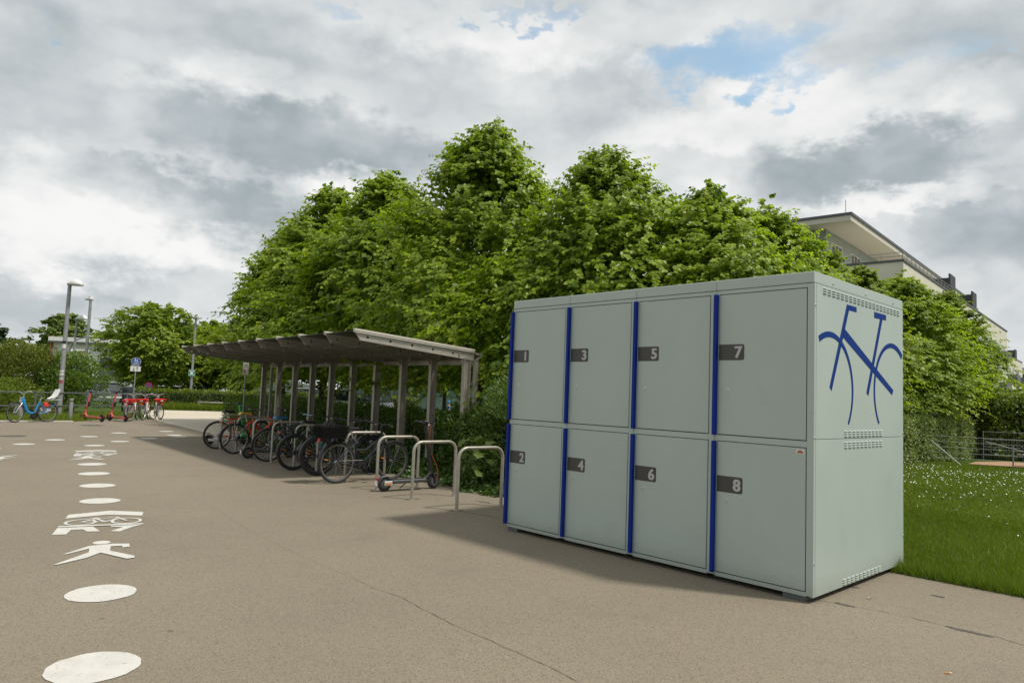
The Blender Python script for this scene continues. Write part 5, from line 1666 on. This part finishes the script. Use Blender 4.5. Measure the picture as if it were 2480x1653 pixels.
# right side hedges
hedge('grey green clipped hedge along the lawn', (9.2, 19.0), (13.9, 22.1), 1.1, 1.27, 24000, .072, GREYH, group='grey green hedges on the right', tint0=.45, jit=.045)
hedge('second grey green hedge block after the gap', (14.3, 22.6), (16.3, 24.5), 1.1, 1.29, 10000, .072, GREYH, group='grey green hedges on the right', tint0=.42, jit=.05)
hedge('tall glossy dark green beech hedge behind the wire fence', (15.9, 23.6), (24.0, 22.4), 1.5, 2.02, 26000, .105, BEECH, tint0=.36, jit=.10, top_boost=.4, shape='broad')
# ================================================================ lawn
LGR = leafmat('grass_blade', (.070, .130, .008), (.215, .27, .024), .3, .5, .3)
def lawn_patch(n, tmin, tmax, vmin, vmax, h, w, tint0=.5):
    t = tmin + (tmax - tmin) * rng.random(n); v = vmin + (vmax - vmin) * rng.random(n) ** 1.35
    x = E0.x + ED.x * t + .7286 * v; y = E0.y + ED.y * t + .685 * v
    lean = rng.normal(size=(n, 3)) * np.array([.45, .45, 0]) + np.array([0, 0, 1.0])
    hh = h * (.5 + .8 * rng.random(n)); hh = np.where(v < .25, hh * 1.6, hh)
    ti = tint0 + .2 * rng.normal(size=n) + .14 * np.sin(x * 1.3) * np.sin(y * 1.1)
    return np.stack([x, y, 0 * x - .012], 1), lean, nrmz(rng.normal(size=(n, 3)) * np.array([1, 1, .1])), hh, ti, w
parts = [lawn_patch(100000, -3.6, 1.7, .0, 5.0, .060, .0070, .48), lawn_patch(110000, -4.5, 5.5, 4.0, 17.0, .055, .014, .62), lawn_patch(14000, -7, 1.3, -.03, .22, .085, .008, .4)]
gl2 = leaves('grass', np.concatenate([p[0] for p in parts]), np.concatenate([p[1] for p in parts]), np.concatenate([p[2] for p in parts]),
             np.concatenate([p[3] for p in parts]), np.concatenate([p[4] for p in parts]), 'blade', LGR, wscale=np.concatenate([np.full(len(p[0]), p[5]) for p in parts]))
tag(gl2, 'short mown lawn grass beside the lockers', 'grass', kind='stuff')
n = 6500
t = -4 + 9 * rng.random(n); v = 1.5 + 12.5 * rng.random(n)
x = E0.x + ED.x * t + .7286 * v; y = E0.y + ED.y * t + .685 * v
dens = .5 + .5 * np.sin(x * 1.9 + 1.2 * np.sin(y * 1.3)) * np.sin(y * 2.3 + x * .7)
k = rng.random(n) < np.clip((v - 3.0) / 6.5, .015, 1) * (.06 + .94 * dens ** 2)
n = int(k.sum())
dz = leaves('daisies', np.stack([x[k], y[k], .075 + .03 * rng.random(n)], 1), unit_rand(n) * .3 + np.array([1, 0, 0]), unit_rand(n) * .45 + np.array([-.2, -.35, 1.0]), (.015 + .008 * np.clip((v[k] - 3) / 6, 0, 1)) * (.8 + .5 * rng.random(n)), np.ones(n), 'disc', mat('daisy_white', (.68, .68, .63), .8))
tag(dz, 'white daisies scattered over the lawn', 'daisies', kind='stuff')
# long grass below the far hedge and in the planting bed
def tufts(name, label, P_, h, w, tint0, m_=LGR):
    n = len(P_)
    lean = rng.normal(size=(n, 3)) * np.array([.3, .3, 0]) + np.array([0, 0, 1.0])
    o = leaves(name, P_, lean, nrmz(rng.normal(size=(n, 3)) * np.array([1, 1, .1])), h * (.5 + .8 * rng.random(n)), tint0 + .18 * rng.normal(size=n), 'blade', m_, wscale=w)
    return tag(o, label, 'long grass', kind='stuff')
n = 9000
s_ = rng.random(n); x = -20.8 + 9.0 * s_; y = 38.2 + 2.0 * s_ + .9 * rng.random(n)
tufts('long_grass', 'long pale grass growing at the foot of the far dark hedge', np.stack([x, y, 0 * x - .01], 1), .42, .03, .62)
n = 16000
s_ = rng.random(n); q_ = rng.random(n) ** 1.2
x = -23.5 + (8.6) * s_ - 2.6 * q_ * .75; y = 17.6 + 7.35 * s_ + 2.6 * q_ * .8 + .15
x2 = -15.35 - 1.7 * rng.random(5000); y2 = 25.3 + 5.0 * rng.random(5000)
Pb = np.concatenate([np.stack([x, y, 0 * x], 1), np.stack([x2, y2, 0 * x2], 1)])
tufts('bed_grass', 'rough grass between the kerb and the railing', Pb, .20, .016, .60)
# ================================================================ wire fence, wood chips, seesaw bench
wf = thing('wire_fence', 'low galvanised wire fence with posts and slanted struts across the lawn', 'fence', (14.2, 20.05, 0), math.atan2(-1.7, 2.9))
for x in (-2.15, 0.0, 2.4, 4.8):
    MB().tube([(x, 0, -.02), (x, 0, .64)], .018, 8).build('post', GALV, wf)
for x, y2_ in ((-2.0, -.0), ):
    MB().tube([(x, -.02, .66), (x + .75, -.55, .0)], .014, 8).build('strut', GALV, wf)
MB().tube([(-.6, .4, .68), (.9, .5, .30)], .011, 8).build('strut', GALV, wf)
for j in range(5):
    z = .17 + .155 * j
    MB().tube([(-2.2, .03, z), (6, .03, z)], .0036, 5).build('wire', mat('wire_zinc', (.52, .54, .52), .45, .3), wf)
m = MB()
for i in range(136):
    x = -2.18 + i * .06
    m.tube([(x, .037, .10), (x, .037, .82)], .0014, 3, caps=False)
m.build('mesh_wire', GALV, wf)
w3 = thing('wire_fence', 'second wire fence further back in front of the beech hedge', 'fence', (15.2, 22.8, 0), math.radians(-10))
for x in (0, 3, 6): MB().tube([(x, 0, -.02), (x, 0, .95)], .009, 8).build('post', GALV, w3)
for j in range(4): MB().tube([(0, .02, .2 + .24 * j), (7, .02, .2 + .24 * j)], .0018, 5).build('wire', GALV, w3)
m = MB()
for i in range(90): m.tube([(i * .075, .027, .1), (i * .075, .027, .94)], .0013, 3, caps=False)
m.build('mesh_wire', GALV, w3)
tag(MB().sheet([(13.35, 20.75), (14.2, 20.45), (17.5, 19.3), (20, 21.3), (15.6, 22.4), (14.3, 21.8)], .02).build('wood_chip_bed', CHIPS), kind='structure')
sb = thing('play_bench', 'red and grey plank play bench standing on wood chips', 'bench', (15.15, 20.55, .02), math.radians(-15))
RDP = mat('bench_red', (.36, .03, .025), .5); PLK = mat('plank_grey', (.30, .27, .24), .8, vary=.2)
for x in (-.05, .9): MB().cbox(x - .05, x + .05, -.16, .16, 0, .30, .01).build('leg', RDP, sb)
for k in range(3): MB().cbox(-.35, 1.3, -.19 + k * .13, -.19 + k * .13 + .12, .302, .345, .005).build('plank', PLK, sb)
MB().cbox(-.32, -.27, -.03, .03, .346, .56, .01).build('handle', BLK, sb)
# ================================================================ parked cars
def car(label, loc, rz, paint, est=False, rear_red=True, group='cars parked behind the hedge', name='parked_car', suv=0.0):
    root = thing(name, label, 'car', (loc[0], loc[1], ground_z(*loc) + .012), rz, group)
    H = 1.42 + suv
    low = [(-2.12, .42), (-2.16, .62), (-2.10, .86), (-1.6, .93), (.85, .93), (1.75, .80), (2.12, .62), (2.18, .42), (2.1, .26), (-2.05, .26)]
    n = len(low); m = MB(); vs = []
    for y, s in ((-.86, .97), (-.80, 1.0), (.80, 1.0), (.86, .97)):
        pass
    rings = [(-.88, .0, .06), (-.84, 0, 0), (.84, 0, 0), (.88, 0, .06)]
    for y, _, ins in rings:
        for x, z in low:
            vs.append((x * (1 - ins * .25), y, .55 + (z - .55) * (1 - ins * 1.4)))
    fs = [list(range(n)), list(range(3 * n, 4 * n))[::-1]]
    for i in range(3):
        for k in range(n):
            k2 = (k + 1) % n
            fs.append((i * n + k, (i + 1) * n + k, (i + 1) * n + k2, i * n + k2))
    m.add(vs, fs)
    body = m.build('body', paint, root, smooth=True, angle=35)
    rear = -2.02 if est else -1.45
    cab = [(rear, .925), (rear + (.22 if est else .55), H - .03), (-.3, H), (.25, H - .03), (1.05, .925)]
    m = MB(); vs = []
    for y0, y1 in ((-.80, -.60), (.80, .60)):
        for x, z in cab: vs.append((x, y0 if z < 1 else y1, z))
    fs = [(0, 1, 2, 3, 4), (9, 8, 7, 6, 5)] + [(k, k + 5, k + 6, k + 1) for k in range(4)]
    m.add(vs, fs)
    m.build('windows', mat('car_glass', (.02, .028, .03), .06, 0, .8), root)
    m = MB()
    r0 = cab[1][0] - .04; r1 = cab[3][0] + .04
    m.cbox(r0, r1, -.60, .60, H - .028, H + .012, .012)
    m.build('roof', paint, root)
    pl = MB()
    for s in (-1, 1):
        pl.tube([(rear + .02, .80 * s, .925), (cab[1][0], .605 * s, H - .02)], .035, 6)
        pl.tube([(1.05, .80 * s, .925), (cab[3][0], .605 * s, H - .02)], .03, 6)
        pl.tube([(-.25, .805 * s, .925), (-.25, .61 * s, H - .01)], .03, 6)
    pl.build('pillar', paint, root)
    for x in (-1.32, 1.33):
        for s in (-1, 1):
            w = MB().tube([(x + .29 * math.cos(2 * math.pi * k / 20), .78 * s, .31 + .29 * math.sin(2 * math.pi * k / 20)) for k in range(20)], .085, 8, closed=True).build('wheel', RUB, root, smooth=True)
            MB().lathe([(0, .86 * s), (.2, .86 * s), (.22, .80 * s)], 16, (x, 0, .31), 'Y').build('rim', ALU, w)
    for s in (-1, 1):
        MB().cbox(-2.17, -2.05, s * .70 - .13, s * .70 + .13, .66, .84, .02).build('tail_light', REDL, root)
        MB().cbox(2.0, 2.14, s * .68 - .14, s * .68 + .14, .60, .74, .02).build('headlight', LAMPG, root)
        MB().cbox(.72, .92, s * .93 - .08, s * .93 + .08, .93, 1.05, .03).build('mirror', paint, root)
    MB().cbox(-2.19, -2.165, -.26, .26, .52, .63, .004).build('licence_plate', WHT, root)
    return root
CW = mat('car_white', (.72, .72, .71), .25, coat=.6); CS = mat('car_silver', (.42, .44, .45), .3, .5, coat=.5); CB = mat('car_dark_blue', (.02, .03, .06), .25, .2, coat=.6); CK = mat('car_black', (.015, .016, .018), .25, coat=.6)
car('silver car with a large windscreen behind the litter bin', (-25.3, 45.0), math.radians(-25), CS)
car('dark car roof between the litter bin and the blue path sign', (-21.6, 46.0), math.radians(-10), CB)
car('white car half hidden by the dark hedge under the round tree', (-19.4, 44.6), math.radians(6), CW)
car('white estate car beyond the pale bench, half under the leaves', (-16.6, 47.5), math.radians(75), CW, est=True)
car('dark blue car with a red tail light beside the white estate', (-14.5, 46.5), math.radians(70), CB)
car('white van like car behind the notice post', (-12.6, 46.5), math.radians(76), CW, est=True, suv=.25)
car('silver estate car with red tail lights between the shelter posts', (-9.3, 39.5), math.radians(96), CS, est=True)
car('black tall car with a pale windscreen behind the shelter posts', (-7.2, 38.6), math.radians(-80), CK, est=True, suv=.2)
# ================================================================ buildings
PLA = mat('render_cream', (.62, .59, .50), .85, vary=.05, vscale=.8); PLG = mat('render_greygreen', (.33, .36, .33), .85, vary=.05, vscale=.8)
SOF = mat('soffit', (.56, .53, .46), .85); COP = mat('coping_slate', (.085, .092, .10), .5, .2); WGL = mat('window_glass', (.025, .035, .04), .06, 0, .8); WFR = mat('window_frame_white', (.66, .65, .62), .45)
SLT = mat('screen_slate', (.035, .037, .042), .6); BALG = mat('balcony_grey', (.14, .15, .155), .55, vary=.1)
BR = math.atan2(.75, .66)          # along the long facades
def window(parent, x, w, z, h, side, face, mull=1):
    """window on facade y = face (side 0) or on the end wall x = face (side 1)"""
    fm_ = MB(); gm = MB(); t = .07
    def bx(m, a0, a1, z0, z1, d0, d1):
        if side == 0: m.box(a0, a1, face + d0, face + d1, z0, z1)
        else: m.box(face - d1, face - d0, a0, a1, z0, z1)
    bx(fm_, x, x + t, z, z + h, -.03, .02); bx(fm_, x + w - t, x + w, z, z + h, -.03, .02)
    bx(fm_, x + t, x + w - t, z, z + t, -.028, .02); bx(fm_, x + t, x + w - t, z + h - t, z + h, -.028, .02)
    for k in range(1, mull + 1):
        c = x + w * k / (mull + 1); bx(fm_, c - t / 2, c + t / 2, z + t, z + h - t, -.026, .02)
    o = fm_.build('window', WFR, parent)
    bx(gm, x + t, x + w - t, z + t, z + h - t, -.012, .004)
    gm.build('pane', WGL, o)
    return o
def apartment(label, loc, L, depth, par, pent=True, seed=0, ends=True):
    """local x runs along the long facade (away from the camera), y to the left; facade at y=0, end wall at x=0"""
    root = thing('apartment_building', label, 'building', (loc[0], loc[1], ground_z(*loc)), BR, 'pale stepped apartment buildings')
    rr = random.Random(seed)
    MB().box(0, L, 0, depth, -.5, par - .12).build('wall', PLA, root)
    m = MB(); m.box(-.06, L + .06, -.06, .34, par - .12, par); m.box(-.06, .34, .34, depth + .06, par - .12, par); m.box(L - .34, L + .06, .34, depth, par - .12, par)
    m.build('coping', COP, root)
    # set-back upper storey
    if pent:
        x0, y0 = 1.5, 4.7; ph = par + 2.62
        MB().box(x0, L - 2, y0, depth - .5, par - .1, ph).build('penthouse_wall', PLG, root)
        rf = MB()
        rf.box(-.1, L - 1, 2.8, depth + .6, ph + .02, ph + .34)
        ro = rf.build('roof', SOF, root)
        mm = MB(); mm.box(-.16, L - .94, 2.72, depth + .68, ph + .345, ph + .50)
        mm.build('roof_edge', COP, ro)
        MB().tube([(.3, 3.2, ph + .5), (.3, 3.2, ph + 1.4)], .02, 5).build('lightning_rod', GALV, ro)
        for k in range(4):
            window(root, x0 + 1.0 + k * 4.2, 2.2, par - .05, 2.05, 0, y0, 2)
    # railing on the parapet
    rl = MB()
    for z in (.22, .42):
        rl.tube([(.05, depth, par + z), (.05, .05, par + z), (L * .35, .05, par + z)], .025, 6)
    for k in range(int(depth / 1.1)): rl.tube([(.05, .05 + k * 1.1, par), (.05, .05 + k * 1.1, par + .42)], .02, 5)
    for k in range(int(L * .35 / 1.1)): rl.tube([(.05 + k * 1.1, .05, par), (.05 + k * 1.1, .05, par + .42)], .02, 5)
    rl.build('parapet_railing', GALV, root)
    for sx_ in (14.5, 24.0):
        if sx_ < L - 2:
            MB().cbox(sx_, sx_ + 1.9, .1, .22, par, par + 1.45, .02).build('privacy_screen', SLT, root)
            MB().cbox(sx_ + 1.9, sx_ + 2.0, .1, 2.2, par, par + 1.45, .02).build('privacy_screen', SLT, root)
    # storeys: windows and balconies on the long facade, openings on the end wall
    fl = [.5, 3.35, 6.2]
    for z in fl:
        x = 2.0
        while x < L - 4:
            w = rr.choice([.8, 1.6, 2.2])
            window(root, x, w, z + (.2 if w < 1 else .6), 2.0 if w < 1 else 1.55, 0, 0.0, 0 if w < 1 else 1)
            x += w + rr.uniform(1.6, 2.6)
        x = 5.0
        while x < L - 5:
            b = MB()
            b.box(x, x + 3.6, -1.1, -.002, z - .12, z + .06)
            bo2 = b.build('balcony', PLA, root)
            b = MB(); b.box(x, x + .05, -1.1, -.01, z + .065, z + 1.05); b.box(x + 3.55, x + 3.6, -1.1, -.01, z + .065, z + 1.05)
            for k in range(6): b.box(x + .055, x + 3.545, -1.1, -1.06, z + .10 + k * .16, z + .10 + k * .16 + .14)
            b.build('balcony_panel', BALG, bo2)
            window(root, x + .3, 2.6, z + .08, 2.1, 0, -.004, 2)
            x += 9.5
        y = 1.2
        while y < depth - 3:
            window(root, y, 1.5, z + .5, 1.6, 1, 0.0, 1)
            y += 4.0
    return root
apartment('pale apartment building with an overhanging flat roof and railed terrace behind the lockers', (22.2, 40.0), 44.0, 13, 10.12, True, 3)
apartment('pale stepped apartment block with grey balconies, middle of the three', (64.3, 92.5), 22.0, 14, 9.9, False, 5)
apartment('last pale apartment block of the row, barely showing', (83.0, 112.0), 24.0, 14, 9.3, False, 8)
# slanted sun sail frames and small roof plants on the first block
# white flat roofed house on the left
wh = thing('white_house', 'white flat roofed building with a dark window behind the street lamps', 'building', (-38.9, 60.0, ground_z(0, 60) + .0), math.radians(14))
MB().box(0, 13, 0, 8, 0, 4.75).build('wall', mat('wall_white', (.66, .66, .63), .8, vary=.04, vscale=1), wh)
MB().box(-.25, 13.25, -.35, 8.2, 4.755, 5.25).build('roof', mat('roof_white', (.70, .70, .68), .7), wh)
MB().box(-.27, 13.27, -.37, -.352, 4.76, 4.90).build('roof_edge', COP, wh)
window(wh, 3.6, 2.6, 1.6, 2.1, 0, 0.0, 1)
window(wh, 8.6, 1.6, 1.6, 1.8, 0, 0.0, 1)
MB().cbox(2.0, 2.7, -.2, -.005, 3.7, 4.2, .03).build('vent_box', BALG, wh)
MB().cbox(-.10, -.03, -.3, .3, .5, 5.3, .01).build('corner_strip', mat('strip_red', (.35, .06, .05), .5), wh)
bsn = thing('warning_board', 'white warning board with a red round sign in front of the white house', 'sign', (-32.2, 51.5, ground_z(0, 51.5)), math.radians(18))
for x in (.1, 1.2): MB().tube([(x, .04, 0), (x, .04, 3.9)], .04, 8).build('post', GALV, bsn)
bb = MB().cbox(0, 1.3, -.02, .0, 3.42, 3.92, .005).build('board', WHT, bsn)
MB().lathe([(0, -.026), (.15, -.026), (.15, -.021)], 24, (.78, 0, 3.67), 'Y').build('round_sign', mat('sign_red', (.48, .02, .03), .4), bb)
MB().box(.70, .86, -.032, -.027, 3.65, 3.69).build('sign_bar', WHT, bb)
MB().box(1.0, 1.25, -.026, -.021, 3.5, 3.84).build('dark_panel', mat('panel_purple', (.14, .05, .09), .5), bb)
for k in range(2): MB().box(.08, .5, -.024, -.021, 3.58 + .13 * k, 3.62 + .13 * k).build('board_line', mat('print_grey', (.25, .25, .25), .6), bb)
# pale green glazed pavilion seen between the tree trunks
pv = thing('pavilion', 'pale green panelled pavilion seen between the tree trunks behind the shelter', 'building', (-10.5, 44.0, ground_z(0, 44)), math.radians(-2))
PGR = mat('panel_green', (.24, .34, .30), .35, vary=.06, vscale=1)
MB().box(0, 16, .05, 5, 0, 3.1).build('wall', mat('pavilion_frame', (.42, .44, .42), .6), pv)
for k in range(10):
    MB().cbox(.08 + k * 1.6, 1.52 + k * 1.6, .0, .048, .1, 1.25, .01).build('panel', PGR, pv)
    MB().cbox(.08 + k * 1.6, 1.52 + k * 1.6, .0, .048, 1.35, 2.6, .01).build('pane', mat('pane_green', (.16, .27, .26), .12, 0, .7), pv)
MB().box(-.3, 16.3, -.4, 5.2, 3.1, 3.35).build('roof', COP, pv)
fn = thing('bar_fence', 'dark bar fence in front of the pale green pavilion', 'fence', (-10.0, 41.2, ground_z(0, 41.2)), math.radians(-2))
for k in range(9): MB().cbox(k * 1.8 - .03, k * 1.8 + .03, -.03, .03, 0, 1.9, .004).build('post', SLT, fn)
for z in (.5, 1.2, 1.8): MB().box(.03, 14.37, -.012, .012, z, z + .03).build('rail', SLT, fn)
# ================================================================ child in blue beyond the hedge
pn = thing('person', 'small child in a blue cap and top, seen through leaves behind the shelter', 'person', (-3.35, 39.2, ground_z(0, 39.2)), math.radians(-150))
def skinned(name, pts, edges, mt, parent, sub=2):
    me = bpy.data.meshes.new(name)
    me.from_pydata([p[:3] for p in pts], edges, [])
    o = bpy.data.objects.new(name, me); COL.objects.link(o); o.parent = parent
    me.materials.append(mt)
    md = o.modifiers.new('skin', 'SKIN')
    for v_, p in zip(me.skin_vertices[0].data, pts): v_.radius = (p[3], p[4] if len(p) > 4 else p[3])
    me.skin_vertices[0].data[0].use_root = True
    o.modifiers.new('sub', 'SUBSURF').levels = sub
    o.modifiers['sub'].render_levels = sub
    return o
SKIN = mat('skin', (.52, .33, .25), .55); JEAN = mat('trousers_navy', (.03, .04, .08), .8); TOPB = mat('top_blue', (.06, .18, .45), .7)
J = [(0, 0, .52, .075, .06), (0, 0, .64, .08, .06), (0, 0, .76, .085, .06), (0, 0, .83, .03), (.01, 0, .88, .05), (.015, 0, .955, .065, .07), (.01, 0, 1.02, .045),
     (0, .07, .48, .05), (.01, .075, .27, .036), (0, .08, .05, .028), (.07, .085, .03, .024), (0, -.07, .48, .05), (.03, -.075, .27, .036), (.01, -.08, .05, .028), (.08, -.085, .03, .024),
     (0, .12, .76, .034), (.02, .16, .62, .026), (.10, .15, .52, .02), (0, -.12, .76, .034), (.03, -.16, .62, .026), (.12, -.14, .54, .02)]
Ed = [(0, 1), (1, 2), (2, 3), (3, 4), (4, 5), (5, 6), (0, 7), (7, 8), (8, 9), (9, 10), (0, 11), (11, 12), (12, 13), (13, 14), (2, 15), (15, 16), (16, 17), (2, 18), (18, 19), (19, 20)]
skinned('body', J, Ed, SKIN, pn)
skinned('top', [(0, 0, .52, .095, .075), (0, 0, .64, .098, .075), (0, 0, .765, .098, .072), (0, .125, .765, .046), (.02, .163, .63, .036), (0, -.125, .765, .046), (.03, -.163, .63, .036)], [(0, 1), (1, 2), (2, 3), (3, 4), (2, 5), (5, 6)], TOPB, pn)
skinned('trousers', [(0, 0, .52, .088, .072), (0, .07, .47, .06), (.01, .075, .27, .048), (0, .08, .09, .04), (0, -.07, .47, .06), (.03, -.075, .27, .048), (.01, -.08, .09, .04)], [(0, 1), (1, 2), (2, 3), (0, 4), (4, 5), (5, 6)], JEAN, pn)
cp = MB().lathe([(.088, .0), (.09, .03), (.075, .075), (.04, .10), (0, .105)], 16, (.01, 0, .975))
cp.cbox(.06, .16, -.06, .06, .972, .982, .003)
cp.build('cap', mat('cap_blue', (.02, .22, .50), .6), pn, smooth=True)
# hills on the horizon at the far left
hl = MB()
pts = [(-160 + i * 14, 280, 6 + 5 * math.sin(i * .7) + 3 * math.sin(i * 1.9)) for i in range(12)]
vs = [(x, y, -1) for x, y, z in pts] + [(x, y + 8, z) for x, y, z in pts] + [(x, y + 60, -1) for x, y, z in pts]
hl.add(vs, [(i, i + 1, 12 + i + 1, 12 + i) for i in range(11)] + [(12 + i, 13 + i, 25 + i, 24 + i) for i in range(11)])
tag(hl.build('hills', mat('far_wood', (.035, .055, .045), .9, vary=.3, vscale=.2)), kind='structure')

# small repeated pieces that stay joined in one part
for o in bpy.data.objects:
    if o.parent and o.name.split('.')[0] in ('vent', 'vent_slot', 'bolt', 'spokes', 'decal', 'mesh_wire', 'lock_cable', 'branch_or_core', 'stem', 'notice_line', 'pictogram', 'pedestrian_marking', 'bicycle_marking') and o.type == 'MESH':
        o['kind'] = 'stuff'
